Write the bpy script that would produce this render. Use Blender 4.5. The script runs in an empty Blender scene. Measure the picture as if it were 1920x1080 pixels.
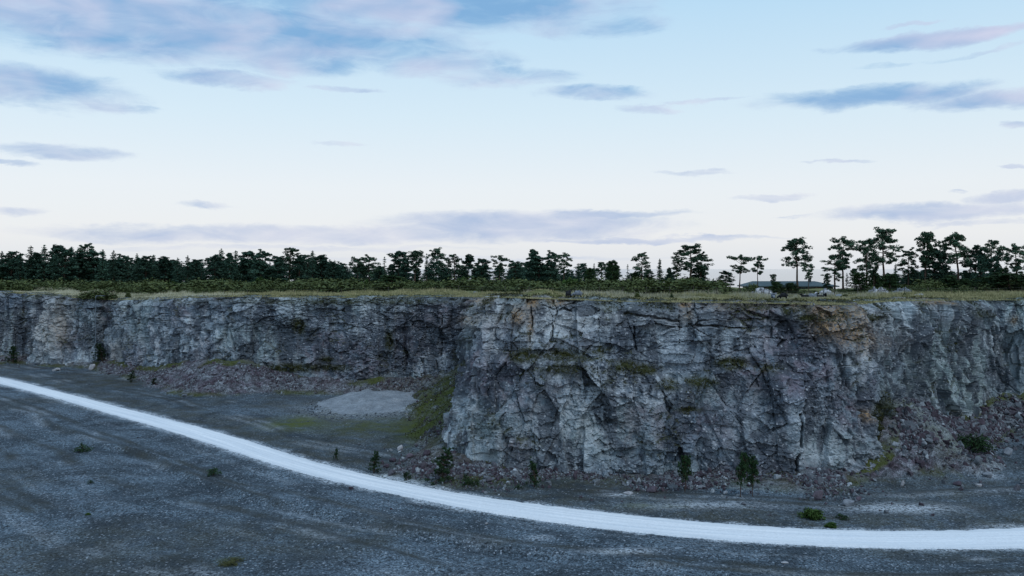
import bpy, bmesh, math, random
import numpy as np
from mathutils import Vector

# ------------------------------------------------------------------ camera, sky, sun
F = 1663.0            # focal length in photo pixels (photo 1920 wide)
HY = 504.0            # photo row of the sea horizon
CAM_Z = 19.7          # eye height over the quarry floor
scn = bpy.context.scene
C = scn.collection
cam_d = bpy.data.cameras.new('camera')
cam = bpy.data.objects.new('camera', cam_d)
C.objects.link(cam)
cam.location = (0, 0, CAM_Z)
cam.rotation_euler = (math.radians(90), 0, 0)
cam_d.sensor_width = 36.0
cam_d.lens = 36.0 * F / 1920.0
cam_d.shift_y = -(540.0 - HY) / 1920.0
cam_d.clip_start = 0.5
cam_d.clip_end = 400000.0
scn.camera = cam
scn.view_settings.view_transform = 'Standard'
scn.view_settings.look = 'None'
scn.view_settings.exposure = 0.0
scn.view_settings.gamma = 1.0
scn.view_settings.use_curve_mapping = False

SUN_EL, SUN_AZ = math.radians(52), math.radians(142)     # azimuth clockwise from +Y
world = bpy.data.worlds.new("World")
scn.world = world
world.use_nodes = True


class NT:
    """small helper to write node trees"""
    def __init__(self, tree):
        self.t = tree
        self.n = tree.nodes
        self.l = tree.links

    def node(self, typ, **kw):
        nd = self.n.new(typ)
        for k, v in kw.items():
            setattr(nd, k, v)
        return nd

    def put(self, sock, v):
        if isinstance(v, bpy.types.NodeSocket):
            self.l.new(v, sock)
        elif v is not None:
            sock.default_value = v

    def math(self, op, a, b=None, c=None, clamp=False):
        nd = self.node('ShaderNodeMath', operation=op, use_clamp=clamp)
        self.put(nd.inputs[0], a)
        if b is not None:
            self.put(nd.inputs[1], b)
        if c is not None:
            self.put(nd.inputs[2], c)
        return nd.outputs[0]

    def vmath(self, op, a, b=None, c=None, out=0):
        nd = self.node('ShaderNodeVectorMath', operation=op)
        self.put(nd.inputs[0], a)
        if b is not None:
            self.put(nd.inputs[1], b)
        if c is not None:
            self.put(nd.inputs[2], c)
        return nd.outputs[out]

    def mix(self, fac, a, b, mode='MIX'):
        nd = self.node('ShaderNodeMix', data_type='RGBA', blend_type=mode)
        self.put(nd.inputs[0], fac)
        self.put(nd.inputs[6], a if isinstance(a, bpy.types.NodeSocket) else (*a, 1))
        self.put(nd.inputs[7], b if isinstance(b, bpy.types.NodeSocket) else (*b, 1))
        return nd.outputs[2]

    def rng(self, v, a, b, c=0.0, d=1.0, smooth=False):
        nd = self.node('ShaderNodeMapRange', interpolation_type='SMOOTHSTEP' if smooth else 'LINEAR')
        self.put(nd.inputs[0], v)
        for i, x in enumerate((a, b, c, d)):
            nd.inputs[i + 1].default_value = x
        return nd.outputs[0]

    def ramp(self, v, stops):
        nd = self.node('ShaderNodeValToRGB')
        self.put(nd.inputs[0], v)
        el = nd.color_ramp.elements
        while len(el) < len(stops):
            el.new(0.5)
        for e, (p, col) in zip(el, stops):
            e.position = p
            e.color = (*col, 1)
        return nd.outputs[0]

    def noise(self, vec, scale, detail=4, rough=0.55, dist=0.0, col=False):
        nd = self.node('ShaderNodeTexNoise')
        self.put(nd.inputs['Vector'], vec)
        nd.inputs['Scale'].default_value = scale
        nd.inputs['Detail'].default_value = detail
        nd.inputs['Roughness'].default_value = rough
        nd.inputs['Distortion'].default_value = dist
        return nd.outputs['Color' if col else 0]

    def voro(self, vec, scale, feature='F1', out='Distance', rand=1.0):
        nd = self.node('ShaderNodeTexVoronoi', feature=feature)
        self.put(nd.inputs['Vector'], vec)
        nd.inputs['Scale'].default_value = scale
        nd.inputs['Randomness'].default_value = rand
        return nd.outputs[out]

    def attr(self, name, out='Fac'):
        nd = self.node('ShaderNodeAttribute', attribute_name=name)
        return nd.outputs[out]


def build_sky():
    w = NT(world.node_tree)
    w.n.clear()
    out = w.node('ShaderNodeOutputWorld')
    bg = w.node('ShaderNodeBackground')
    w.l.new(bg.outputs[0], out.inputs[0])
    sky = w.node('ShaderNodeTexSky', sky_type='NISHITA')
    sky.sun_disc = False
    sky.sun_elevation = SUN_EL
    sky.sun_rotation = SUN_AZ
    sky.altitude = 30
    sky.air_density = 1.0
    sky.dust_density = 1.5
    sky.ozone_density = 2.0
    tc = w.node('ShaderNodeTexCoord')
    d = w.vmath('NORMALIZE', tc.outputs['Generated'])
    sep = w.node('ShaderNodeSeparateXYZ')
    w.l.new(d, sep.inputs[0])
    az = w.math('ARCTAN2', sep.outputs[0], sep.outputs[1])
    el = w.math('ARCSINE', sep.outputs[2])
    # thin high veil of the dusk sky: pale at the horizon, blue higher up
    elp = w.rng(el, 0.0, 1.2)
    veil = w.ramp(elp, [(0.0, (.80, .835, .89)), (0.03, (.89, .90, .922)), (0.075, (.87, .915, .955)),
                        (0.14, (.73, .88, .975)), (0.24, (.53, .775, .97)), (0.45, (.46, .70, .98)), (1.0, (.50, .72, .98))])
    base = w.mix(0.88, w.mix(1.0, sky.outputs[0], (SKY_K,) * 3, 'MULTIPLY'), veil)
    # clouds: streaks placed by azimuth and elevation
    cmb = w.node('ShaderNodeCombineXYZ')
    w.l.new(az, cmb.inputs[0])
    w.l.new(el, cmb.inputs[1])
    v0 = cmb.outputs[0]
    vs = w.vmath('MULTIPLY', v0, (3.0, 8.0, 1.0))
    nz = w.noise(vs, 2.2, 6, .6, .3, col=True)
    wv = w.vmath('MULTIPLY', w.vmath('SUBTRACT', nz, (.5, .5, .5)), (.09, .032, 0))
    nz2 = w.noise(vs, 9.0, 4, .65, .2, col=True)
    wv2 = w.vmath('MULTIPLY', w.vmath('SUBTRACT', nz2, (.5, .5, .5)), (.035, .009, 0))
    v = w.vmath('ADD', w.vmath('ADD', v0, wv), wv2)
    clouds = [  # photo x, y, half width, half height, strength
        (150, 14, 420, 84, 1.0), (470, 58, 440, 66, 1.0), (820, 8, 400, 54, 1.0), (1010, 28, 200, 34, .5),
        (250, 78, 280, 42, .75), (50, 165, 220, 42, .8), (180, 194, 110, 12, .55), (570, 112, 130, 30, .65),
        (440, 146, 150, 16, .75), (660, 166, 70, 7, .45), (830, 118, 150, 30, .5), (940, 148, 150, 20, .4),
        (1120, 176, 120, 14, .65), (1330, 185, 90, 5, .5), (1225, 199, 80, 8, .55), (1090, 46, 180, 24, .4),
        (1770, 68, 240, 15, 1.0), (1720, 43, 70, 5, .4), (1640, 180, 220, 25, .9), (1860, 186, 170, 20, .9),
        (120, 280, 150, 17, .65), (20, 302, 60, 6, .45), (1910, 240, 30, 9, .6), (640, 268, 60, 6, .28),
        (1300, 321, 85, 6, .42), (1570, 300, 70, 4, .5), (1450, 369, 100, 6, .5), (385, 385, 75, 8, .5),
        (35, 392, 70, 11, .55), (480, 437, 430, 20, .8), (980, 424, 290, 30, .95), (1180, 448, 280, 6, .8),
        (1130, 404, 170, 9, .8), (720, 440, 320, 18, .75), (1750, 400, 230, 18, .95), (1890, 374, 90, 14, .8),
        (1490, 406, 60, 3, .3), (560, 464, 420, 6, .35), (900, 484, 500, 5, .22), (1850, 420, 120, 6, .4),
        (1910, 316, 40, 5, .5), (1780, 362, 30, 3, .4), (1640, 116, 70, 6, .2), (1830, 97, 130, 6, .3),
        # out of the picture, overhead and to the sides
        (-500, -200, 700, 120, .8), (500, -330, 800, 90, .8), (2500, 100, 350, 40, .8), (2200, -250, 500, 80, .6),
        (-600, 250, 350, 30, .7), (2600, 350, 300, 20, .6)]
    clouds = [(a_, b_, c_, d_, e_ ** .7) for (a_, b_, c_, d_, e_) in clouds]
    acc = None
    low = None
    for (px, py, wx, wy, st) in clouds:
        a0 = math.atan((px - 960) / F)
        e0 = math.atan((HY - py) / F * math.cos(a0))
        ka = math.cos(a0) ** 2 / F
        ke = math.cos(a0) / F
        sa, se = 1 / (wx * ka), 1 / (wy * ke)
        q = w.vmath('MULTIPLY_ADD', v, (sa, se, 0), (-a0 * sa, -e0 * se, 0))
        ln = w.vmath('LENGTH', q, out=1)
        m = w.rng(ln, 1.35, .30, 0, st, True)
        acc = m if acc is None else w.math('MAXIMUM', acc, m)
    # wispy break up
    wis = w.noise(w.vmath('MULTIPLY', v0, (5.0, 17.0, 1)), 3.2, 8, .64, .6)
    br = w.rng(wis, .28, .54, .58, 1.15)
    val = w.math('ADD', w.math('POWER', acc, .72), w.math('MULTIPLY', w.math('SUBTRACT', wis, .5), 1.05))
    dens = w.math('MULTIPLY', w.rng(val, .10, 1.12, 0, 1, True), w.rng(acc, .03, .30, 0, 1, True), clamp=True)
    hue = w.noise(w.vmath('MULTIPLY', v0, (4.0, 11.0, 1)), 1.7, 3, .5, .3)
    hue = w.math('ADD', hue, w.math('MULTIPLY', w.math('SUBTRACT', wis, .5), -.15))
    ccol_hi = w.mix(w.rng(hue, .38, .68), (.21, .42, .70), (.64, .66, .83))
    ccol_lo = w.mix(w.rng(hue, .42, .66), (.47, .56, .75), (.71, .735, .835))
    ccol = w.mix(w.rng(el, .03, .20, 0, 1), ccol_lo, ccol_hi)
    col = w.mix(w.math('MULTIPLY', dens, .95), base, ccol)
    w.l.new(col, bg.inputs[0])
    bg.inputs[1].default_value = 1.0


SKY_K = 0.12          # strength of the daylight sky under the veil
build_sky()

sun_d = bpy.data.lights.new('sun', 'SUN')
sun_d.energy = .85
sun_d.angle = math.radians(18)
sun_d.color = (1.0, .985, .965)
sun = bpy.data.objects.new('sun', sun_d)
C.objects.link(sun)
sdir = Vector((math.sin(SUN_AZ) * math.cos(SUN_EL), math.cos(SUN_AZ) * math.cos(SUN_EL), math.sin(SUN_EL)))
sun.rotation_euler = sdir.to_track_quat('Z', 'Y').to_euler()
sun.location = (0, -50, 120)

# ------------------------------------------------------------------ helpers


def wpt(px, py, z=0.0):
    """photo pixel -> point on the level z"""
    D = F * (CAM_Z - z) / (py - HY)
    return ((px - 960) / F * D, D, z)


def wd(px, D):
    return (px - 960) / F * D


def zat(py, D):
    return CAM_Z - (py - HY) * D / F


def project(x, y, z):
    return 960 + F * x / y, HY + F * (CAM_Z - z) / y


U = np.uint32


def h2(ix, iy, seed):
    with np.errstate(over='ignore'):
        a = (ix.astype(np.int64) & 0xffffffff).astype(U) * U(0x9E3779B1)
        b = (iy.astype(np.int64) & 0xffffffff).astype(U) * U(0x85EBCA77)
        h = a ^ (b + U(seed * 7919 + 13) * U(0xC2B2AE3D))
        h ^= h >> U(15)
        h *= U(0x2C1B3C6D)
        h ^= h >> U(12)
        h *= U(0x297A2D39)
        h ^= h >> U(15)
    return h.astype(np.float64) / 4294967296.0


def vnoise(x, y, seed=0):
    ix, iy = np.floor(x), np.floor(y)
    fx, fy = x - ix, y - iy
    ix, iy = ix.astype(np.int64), iy.astype(np.int64)
    ux = fx * fx * fx * (fx * (fx * 6 - 15) + 10)
    uy = fy * fy * fy * (fy * (fy * 6 - 15) + 10)
    a, b = h2(ix, iy, seed), h2(ix + 1, iy, seed)
    c, d = h2(ix, iy + 1, seed), h2(ix + 1, iy + 1, seed)
    return (a + (b - a) * ux) * (1 - uy) + (c + (d - c) * ux) * uy


def fbm(x, y, seed=0, oct=4, gain=.5):
    s, a, t = 0.0, 1.0, 0.0
    for k in range(oct):
        s = s + a * vnoise(x * 2 ** k + 17.3 * k, y * 2 ** k - 9.1 * k, seed + k)
        t += a
        a *= gain
    return s / t - .5          # about -0.5 .. 0.5


def worley(x, y, seed=0, jit=.9):
    ix, iy = np.floor(x).astype(np.int64), np.floor(y).astype(np.int64)
    f1 = np.full(x.shape, 9.0)
    f2 = np.full(x.shape, 9.0)
    cx, cy = np.zeros(x.shape), np.zeros(x.shape)
    hid = np.zeros(x.shape)
    for i in (-1, 0, 1):
        for j in (-1, 0, 1):
            jx, jy = ix + i, iy + j
            qx = jx + .5 + jit * (h2(jx, jy, seed) - .5)
            qy = jy + .5 + jit * (h2(jx, jy, seed + 101) - .5)
            d = np.hypot(x - qx, y - qy)
            nearer = d < f1
            f2 = np.where(nearer, f1, np.minimum(f2, d))
            f1 = np.where(nearer, d, f1)
            cx = np.where(nearer, qx, cx)
            cy = np.where(nearer, qy, cy)
            hid = np.where(nearer, h2(jx, jy, seed + 202), hid)
    return f1, f2, x - cx, y - cy, hid


def sstep(a, b, x):
    t = np.clip((x - a) / (b - a), 0, 1)
    return t * t * (3 - 2 * t)


def mesh_np(name, verts, faces, mat, parent=None, smooth=False):
    """faces: (n,4) or (n,3) int array"""
    me = bpy.data.meshes.new(name)
    verts = np.asarray(verts, dtype=np.float32)
    faces = np.asarray(faces, dtype=np.int32)
    n, k = faces.shape
    me.vertices.add(len(verts))
    me.vertices.foreach_set('co', verts.ravel())
    me.loops.add(n * k)
    me.loops.foreach_set('vertex_index', faces.ravel())
    me.polygons.add(n)
    me.polygons.foreach_set('loop_start', np.arange(0, n * k, k, dtype=np.int32))
    me.polygons.foreach_set('use_smooth', np.full(n, smooth))
    me.update(calc_edges=True)
    me.validate()
    if mat:
        me.materials.append(mat)
    o = bpy.data.objects.new(name, me)
    C.objects.link(o)
    if parent:
        o.parent = parent
    return o


def grid_faces(nu, nv):
    i = np.arange(nu * nv).reshape(nu, nv)
    return np.stack([i[:-1, :-1], i[1:, :-1], i[1:, 1:], i[:-1, 1:]], -1).reshape(-1, 4)


def add_attr(o, name, vals):
    a = o.data.attributes.new(name, 'FLOAT', 'POINT')
    a.data.foreach_set('value', np.asarray(vals, dtype=np.float32).ravel())


def tag(o, label=None, cat=None, group=None, kind=None):
    if label:
        o['label'] = label
    if cat:
        o['category'] = cat
    if group:
        o['group'] = group
    if kind:
        o['kind'] = kind
    return o


def empty(name, loc, rz=0.0):
    o = bpy.data.objects.new(name, None)
    o.empty_display_size = .3
    o.location = loc
    o.rotation_euler = (0, 0, rz)
    C.objects.link(o)
    return o


def copy_tree(o):
    c = o.copy()
    C.objects.link(c)
    for ch in list(o.children):
        d = ch.copy()
        C.objects.link(d)
        d.parent = c
    return c


def principled(name, rough=.9, spec=.15):
    m = bpy.data.materials.new(name)
    m.use_nodes = True
    t = NT(m.node_tree)
    b = m.node_tree.nodes['Principled BSDF']
    b.inputs['Roughness'].default_value = rough
    b.inputs['Specular IOR Level'].default_value = spec
    return m, t, b


def bump(t, b, height, strength, dist):
    nd = t.node('ShaderNodeBump')
    nd.inputs['Strength'].default_value = strength
    nd.inputs['Distance'].default_value = dist
    t.put(nd.inputs['Height'], height)
    t.l.new(nd.outputs[0], b.inputs['Normal'])


# ------------------------------------------------------------------ materials
def mat_rock():
    m, t, b = principled('layered_limestone', .92, .12)
    geo = t.node('ShaderNodeNewGeometry')
    P = geo.outputs['Position']
    n1 = t.noise(P, .16, 5, .6, .4)
    n2 = t.noise(P, .9, 6, .65, .3)
    n3 = t.noise(P, 4.5, 5, .7)
    n4 = t.noise(P, 14.0, 3, .7)
    stain = t.noise(t.vmath('MULTIPLY', P, (1.0, 1.0, .16)), .55, 6, .65, .5)
    col = t.mix(t.rng(n1, .38, .62), (.185, .230, .278), (.285, .335, .375))
    col = t.mix(t.rng(n2, .36, .64), t.mix(1, col, (.62, .64, .68), 'MULTIPLY'), col)
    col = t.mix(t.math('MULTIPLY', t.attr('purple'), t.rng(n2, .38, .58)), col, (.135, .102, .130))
    col = t.mix(t.math('MULTIPLY', t.attr('green'), .75), col, (.27, .335, .335))
    col = t.mix(t.math('MULTIPLY', t.attr('pale'), t.rng(n2, .35, .55)), col, (.50, .565, .61))
    col = t.mix(t.math('MULTIPLY', t.attr('tan'), t.rng(n3, .3, .7, .3, 1)), col, (.36, .325, .285))
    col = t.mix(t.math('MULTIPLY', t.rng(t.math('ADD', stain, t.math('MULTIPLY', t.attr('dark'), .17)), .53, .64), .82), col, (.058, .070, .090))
    grain = t.rng(n3, .3, .72, .70, 1.26)
    g2 = t.rng(n4, .3, .7, .80, 1.18)
    col = t.mix(1, col, t.math('MULTIPLY', grain, g2), 'MULTIPLY')
    chips = t.voro(P, 6.0, 'F1', 'Color')
    cs = t.node('ShaderNodeSeparateColor')
    t.l.new(chips, cs.inputs[0])
    col = t.mix(t.rng(cs.outputs[0], .94, .97, 0, .5), col, (.52, .56, .60))
    col = t.mix(t.rng(cs.outputs[1], .88, .96, 0, .4), col, (.09, .095, .115))
    lich = t.math('MULTIPLY', t.attr('lichen'), t.rng(n3, .38, .58))
    col = t.mix(t.math('MULTIPLY', lich, .95), col, t.mix(n4, (.30, .17, .06), (.40, .30, .20)))
    moss = t.math('MULTIPLY', t.attr('moss'), t.rng(t.math('ADD', n2, t.math('MULTIPLY', n3, .5)), .6, .78))
    col = t.mix(moss, col, t.mix(n3, (.018, .025, .011), (.055, .060, .022)))
    t.l.new(col, b.inputs['Base Color'])
    hh = t.math('ADD', t.math('MULTIPLY', n3, .6), t.math('MULTIPLY', n4, .3))
    bump(t, b, hh, .6, .14)
    return m


def mat_floor():
    m, t, b = principled('grey_quarry_gravel', .95, .1)
    geo = t.node('ShaderNodeNewGeometry')
    P = geo.outputs['Position']
    uv = t.node('ShaderNodeUVMap', uv_map='road_frame').outputs[0]      # metres along / away from the road
    n1 = t.noise(P, .07, 5, .6, .5)
    n2 = t.noise(P, .45, 6, .65, .4)
    n3 = t.noise(P, 2.8, 5, .72)
    n4 = t.noise(P, 7.5, 4, .75)
    st = t.noise(t.vmath('MULTIPLY', uv, (.05, .55, 1)), 1.0, 6, .62, .7)
    st2 = t.noise(t.vmath('MULTIPLY', uv, (.035, 1.9, 1)), 1.0, 4, .6, .8)
    col = t.mix(t.rng(n1, .36, .64), (.088, .122, .150), (.132, .176, .214))
    col = t.mix(t.rng(n2, .34, .66, 0, .8), t.mix(1, col, (.66, .66, .68), 'MULTIPLY'), t.mix(1, col, (1.2, 1.2, 1.2), 'MULTIPLY'))
    col = t.mix(1, col, t.rng(t.noise(P, .16, 5, .6, 1.0), .38, .58, .48, 1.1), 'MULTIPLY')
    col = t.mix(t.rng(st, .52, .70, 0, .6), col, (.042, .050, .058))
    col = t.mix(t.rng(st, .46, .32, 0, .12), col, (.20, .245, .30))
    col = t.mix(t.rng(st2, .64, .74, 0, .18), col, (.27, .31, .36))
    col = t.mix(t.rng(st2, .40, .30, 0, .35), col, (.040, .045, .045))
    # scattered dark tufts and stones
    v1 = t.voro(P, 4.2, 'F1', 'Distance')
    sp = t.math('MULTIPLY', t.rng(v1, .34, .16), t.rng(n2, .40, .58))
    col = t.mix(t.math('MULTIPLY', sp, .8), col, (.022, .027, .030))
    n5 = t.noise(P, 4.6, 3, .8)
    grain = t.math('MULTIPLY', t.rng(n3, .32, .68, .55, 1.45), t.rng(n4, .36, .64, .35, 1.75))
    col = t.mix(t.math('MULTIPLY', t.rng(n5, .49, .56), t.rng(n2, .30, .55, .35, .9)), col, (.024, .030, .037))
    col = t.mix(1, col, grain, 'MULTIPLY')
    vc = t.node('ShaderNodeSeparateColor')
    t.l.new(t.voro(P, 8.0, 'F1', 'Color'), vc.inputs[0])
    col = t.mix(t.rng(vc.outputs[0], .955, .97, 0, .6), col, (.36, .41, .47))
    # brown green soil and dry moss
    brown = t.math('MULTIPLY', t.attr('brown'), t.rng(t.math('ADD', n2, t.math('MULTIPLY', n3, .6)), .62, .92))
    col = t.mix(t.math('MULTIPLY', brown, .85), col, t.mix(n4, (.030, .030, .022), (.075, .072, .048)))
    moss = t.math('MULTIPLY', t.attr('moss'), t.rng(t.math('ADD', n2, t.math('MULTIPLY', n3, .6)), .58, .85))
    col = t.mix(moss, col, t.mix(n4, (.030, .042, .011), (.105, .125, .030)))
    col = t.mix(t.math('MULTIPLY', t.attr('track'), t.rng(n3, .36, .56, .1, .8)), col, (.028, .034, .038))
    # white dust beside the road, chalky patches
    chalk = t.math('MULTIPLY', t.attr('chalk'), t.rng(t.math('ADD', n3, t.math('MULTIPLY', n4, .7)), .74, .98))
    col = t.mix(chalk, col, (.58, .64, .70))
    # scree
    sc = t.attr('scree')
    vc2 = t.node('ShaderNodeSeparateColor')
    t.l.new(t.voro(P, 2.6, 'F1', 'Color'), vc2.inputs[0])
    scol = t.mix(t.rng(n2, .40, .60), (.125, .138, .155), (.066, .056, .070))
    scol = t.mix(1, scol, t.rng(vc2.outputs[0], 0, 1, .45, 1.5), 'MULTIPLY')
    scol = t.mix(1, scol, grain, 'MULTIPLY')
    scol = t.mix(t.math('MULTIPLY', t.attr('finescree'), t.rng(n2, .3, .6)), scol, t.mix(1, (.17, .195, .21), grain, 'MULTIPLY'))
    scol = t.mix(moss, scol, t.mix(n4, (.030, .042, .011), (.10, .118, .030)))
    col = t.mix(sc, col, scol)
    t.l.new(col, b.inputs['Base Color'])
    hh = t.math('ADD', t.math('MULTIPLY', n3, .5), t.math('ADD', t.math('MULTIPLY', n4, .3), t.math('MULTIPLY', st2, .25)))
    bump(t, b, hh, .8, .14)
    return m


def mat_road():
    m, t, b = principled('white_limestone_gravel', .95, .08)
    uv = t.node('ShaderNodeUVMap', uv_map='road_frame').outputs[0]
    geo = t.node('ShaderNodeNewGeometry')
    s1 = t.noise(t.vmath('MULTIPLY', uv, (.06, 2.2, 1)), 1.0, 5, .6, .4)
    s2 = t.noise(t.vmath('MULTIPLY', uv, (.14, 6.0, 1)), 1.0, 3, .6)
    n = t.noise(geo.outputs['Position'], 6.0, 4, .7)
    col = t.mix(t.rng(s1, .35, .65), (.63, .67, .71), (.80, .82, .84))
    col = t.mix(t.rng(s2, .50, .66, 0, .5), col, (.60, .66, .72))
    col = t.mix(1, col, t.rng(n, .3, .7, .88, 1.08), 'MULTIPLY')
    edge = t.attr('edge')
    col = t.mix(t.math('MULTIPLY', edge, t.rng(n, .40, .60)), col, (.30, .35, .40))
    t.l.new(col, b.inputs['Base Color'])
    bump(t, b, n, .4, .04)
    return m


def mat_plateau():
    m, t, b = principled('dry_turf', .95, .05)
    geo = t.node('ShaderNodeNewGeometry')
    P = geo.outputs['Position']
    n1 = t.noise(P, .12, 5, .6)
    n2 = t.noise(P, 1.3, 5, .7)
    col = t.mix(t.rng(n1, .4, .6), (.095, .105, .04), (.20, .195, .10))
    col = t.mix(t.rng(n2, .4, .6), t.mix(1, col, (.6, .65, .5), 'MULTIPLY'), col)
    col = t.mix(t.rng(n2, .64, .70, 0, .6), col, (.17, .18, .19))
    t.l.new(col, b.inputs['Base Color'])
    bump(t, b, n2, .8, .2)
    return m


def mat_simple(name, c1, c2, scale=3.0, rough=.9, spec=.1, bstr=.3, bd=.03, island=0.0):
    m, t, b = principled(name, rough, spec)
    tc = t.node('ShaderNodeTexCoord')
    n = t.noise(tc.outputs['Object'], scale, 4, .65)
    col = t.mix(t.rng(n, .35, .65), c1, c2)
    if island:
        geo = t.node('ShaderNodeNewGeometry')
        col = t.mix(1, col, t.rng(geo.outputs['Random Per Island'], 0, 1, 1 - island, 1 + island), 'MULTIPLY')
    t.l.new(col, b.inputs['Base Color'])
    if bstr:
        bump(t, b, n, bstr, bd)
    return m


def mat_leaf(name, dark, light, vary=.5, clump=.7):
    """needles / leaves: each small face its own tint, clumps lighter or darker, tint differs per tree"""
    m, t, b = principled(name, .85, .12)
    geo = t.node('ShaderNodeNewGeometry')
    oi = t.node('ShaderNodeObjectInfo')
    n = t.noise(geo.outputs['Position'], clump, 3, .6)
    f = t.math('ADD', t.math('MULTIPLY', geo.outputs['Random Per Island'], vary), t.rng(n, .35, .65, -.1, .6))
    col = t.mix(f, dark, light)
    col = t.mix(1, col, t.rng(oi.outputs['Random'], 0, 1, .75, 1.25), 'MULTIPLY')
    t.l.new(col, b.inputs['Base Color'])
    return m


def mat_stone(name, stops):
    m, t, b = principled(name, .92, .12)
    geo = t.node('ShaderNodeNewGeometry')
    n = t.noise(geo.outputs['Position'], 5.0, 5, .7)
    col = t.ramp(geo.outputs['Random Per Island'], stops)
    col = t.mix(1, col, t.rng(n, .3, .7, .6, 1.35), 'MULTIPLY')
    t.l.new(col, b.inputs['Base Color'])
    bump(t, b, n, .5, .06)
    return m


M = {}
M['rock'] = mat_rock()
M['floor'] = mat_floor()
M['road'] = mat_road()
M['plateau'] = mat_plateau()
M['pine'] = mat_leaf('pine_needles', (.022, .052, .036), (.076, .132, .080))
M['pine_far'] = mat_leaf('far_pine_needles', (.020, .052, .040), (.062, .116, .080))
M['broad'] = mat_leaf('broad_leaves', (.020, .046, .020), (.055, .098, .038))
M['shrub'] = mat_leaf('shrub_leaves', (.032, .050, .019), (.100, .122, .046))
M['bright'] = mat_leaf('fresh_leaves', (.022, .052, .012), (.060, .105, .026))
M['young'] = mat_leaf('young_pine_needles', (.010, .026, .012), (.032, .065, .026), clump=3.0)
M['heath'] = mat_leaf('dry_ledge_plants', (.020, .026, .010), (.080, .080, .028), clump=2.0)
M['bark'] = mat_simple('pine_bark', (.040, .030, .026), (.105, .070, .052), 2.0, bstr=.6)
M['twig'] = mat_simple('dark_twig', (.03, .026, .022), (.06, .05, .04), 4.0)
M['scree'] = mat_stone('scree_stone', [(0, (.042, .035, .044)), (.35, (.073, .059, .073)), (.6, (.095, .105, .122)), (.9, (.155, .175, .195)), (1, (.36, .40, .44))])
M['white_stone'] = mat_stone('white_rubble', [(0, (.15, .155, .17)), (.5, (.31, .315, .335)), (1, (.50, .51, .54))])
M['purple_stone'] = mat_stone('purple_stone', [(0, (.065, .054, .070)), (1, (.115, .098, .118))])
M['grey_stone'] = mat_stone('grey_stone', [(0, (.11, .125, .15)), (1, (.22, .245, .275))])
M['dark_stone'] = mat_stone('dark_gravel_stone', [(0, (.03, .036, .044)), (.9, (.10, .12, .145)), (1, (.30, .35, .40))])
M['grass'] = mat_leaf('dry_grass', (.12, .130, .046), (.43, .395, .225), vary=.8, clump=.25)
M['palegrass'] = mat_leaf('pale_seeding_grass', (.22, .22, .13), (.56, .54, .42), vary=.7, clump=.25)

# ------------------------------------------------------------------ cliff plan
# each row: photo x and distance of the rock foot, photo x / distance / photo y of the rim, talus height
CL = [
    (-900, 190, -900, 193, 548, 3.0),
    (-300, 186, -300, 188, 547, 2.0),
    (-60, 184, -60, 186, 547, 1.5),
    (20, 184, 20, 186, 549, 1.8),
    (52, 186, 52, 187, 552, 1.8),
    (60, 180, 62, 182, 553, 1.0),
    (110, 177, 110, 179, 557, 0.8),
    (178, 175, 178, 177, 561, 1.5),
    (196, 177, 196, 178, 562, 2.6),
    (236, 168, 236, 172, 562, 2.2),
    (300, 158, 300, 163, 560, 2.6),
    (350, 151, 350, 156, 558, 4.2),
    (400, 146, 400, 151, 557, 5.4),
    (450, 144, 450, 148, 556, 5.4),
    (500, 144, 500, 147, 557, 4.0),
    (560, 143, 560, 146, 558, 3.2),
    (620, 142, 620, 145, 559, 2.6),
    (680, 141, 680, 144, 558, 2.4),
    (750, 141, 750, 143, 557, 2.4),
    (800, 141, 800, 143, 557, 2.6),
    (850, 140, 852, 142, 556, 4.5),
    (876, 138, 884, 139, 556, 5.0),
    (874, 130, 886, 131, 556, 5.0),
    (866, 118, 887, 119, 556, 4.6),
    (852, 107, 887, 108, 556, 3.6),
    (838, 96, 886, 95.5, 556, 2.4),
    (843, 90.5, 889, 91.8, 557, 1.8),
    (872, 87.2, 915, 90, 558, 1.1),
    (960, 85.6, 975, 88.5, 559, .8),
    (1060, 85.2, 1065, 87.5, 562, .6),
    (1160, 84.8, 1160, 87.3, 565, .7),
    (1260, 84.5, 1260, 87, 567, .8),
    (1360, 84, 1360, 86.5, 568, .9),
    (1440, 83.4, 1440, 86, 569, 1.0),
    (1520, 83, 1520, 85.6, 571, 1.2),
    (1590, 83.2, 1580, 85.8, 572, 1.2),
    (1645, 84.6, 1622, 87.5, 570, 1.7),
    (1666, 87.4, 1641, 89.6, 568, 3.8),
    (1679, 90.6, 1655, 93, 566, 6.2),
    (1700, 94, 1682, 96.8, 565, 5.6),
    (1742, 97.2, 1730, 100, 564, 4.2),
    (1785, 100.4, 1778, 102.6, 563, 3.0),
    (1818, 104, 1814, 106, 563, 3.0),
    (1838, 109, 1837, 111, 563, 3.8),
    (1880, 110.5, 1880, 112.5, 563, 4.4),
    (1960, 109, 1960, 111, 563, 4.6),
    (2100, 106, 2100, 108, 563, 3.0),
    (2500, 103, 2500, 105, 563, 3.0),
    (3200, 101, 3200, 103, 563, 3.0),
]
foot = np.array([(wd(r[0], r[1]), r[1]) for r in CL])
rimp = np.array([(wd(r[2], r[3]), r[3], zat(r[4], r[3])) for r in CL])
tal = np.array([r[5] for r in CL])
seg = np.hypot(*np.diff(foot, axis=0).T)
S0 = np.concatenate([[0], np.cumsum(seg)])
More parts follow.
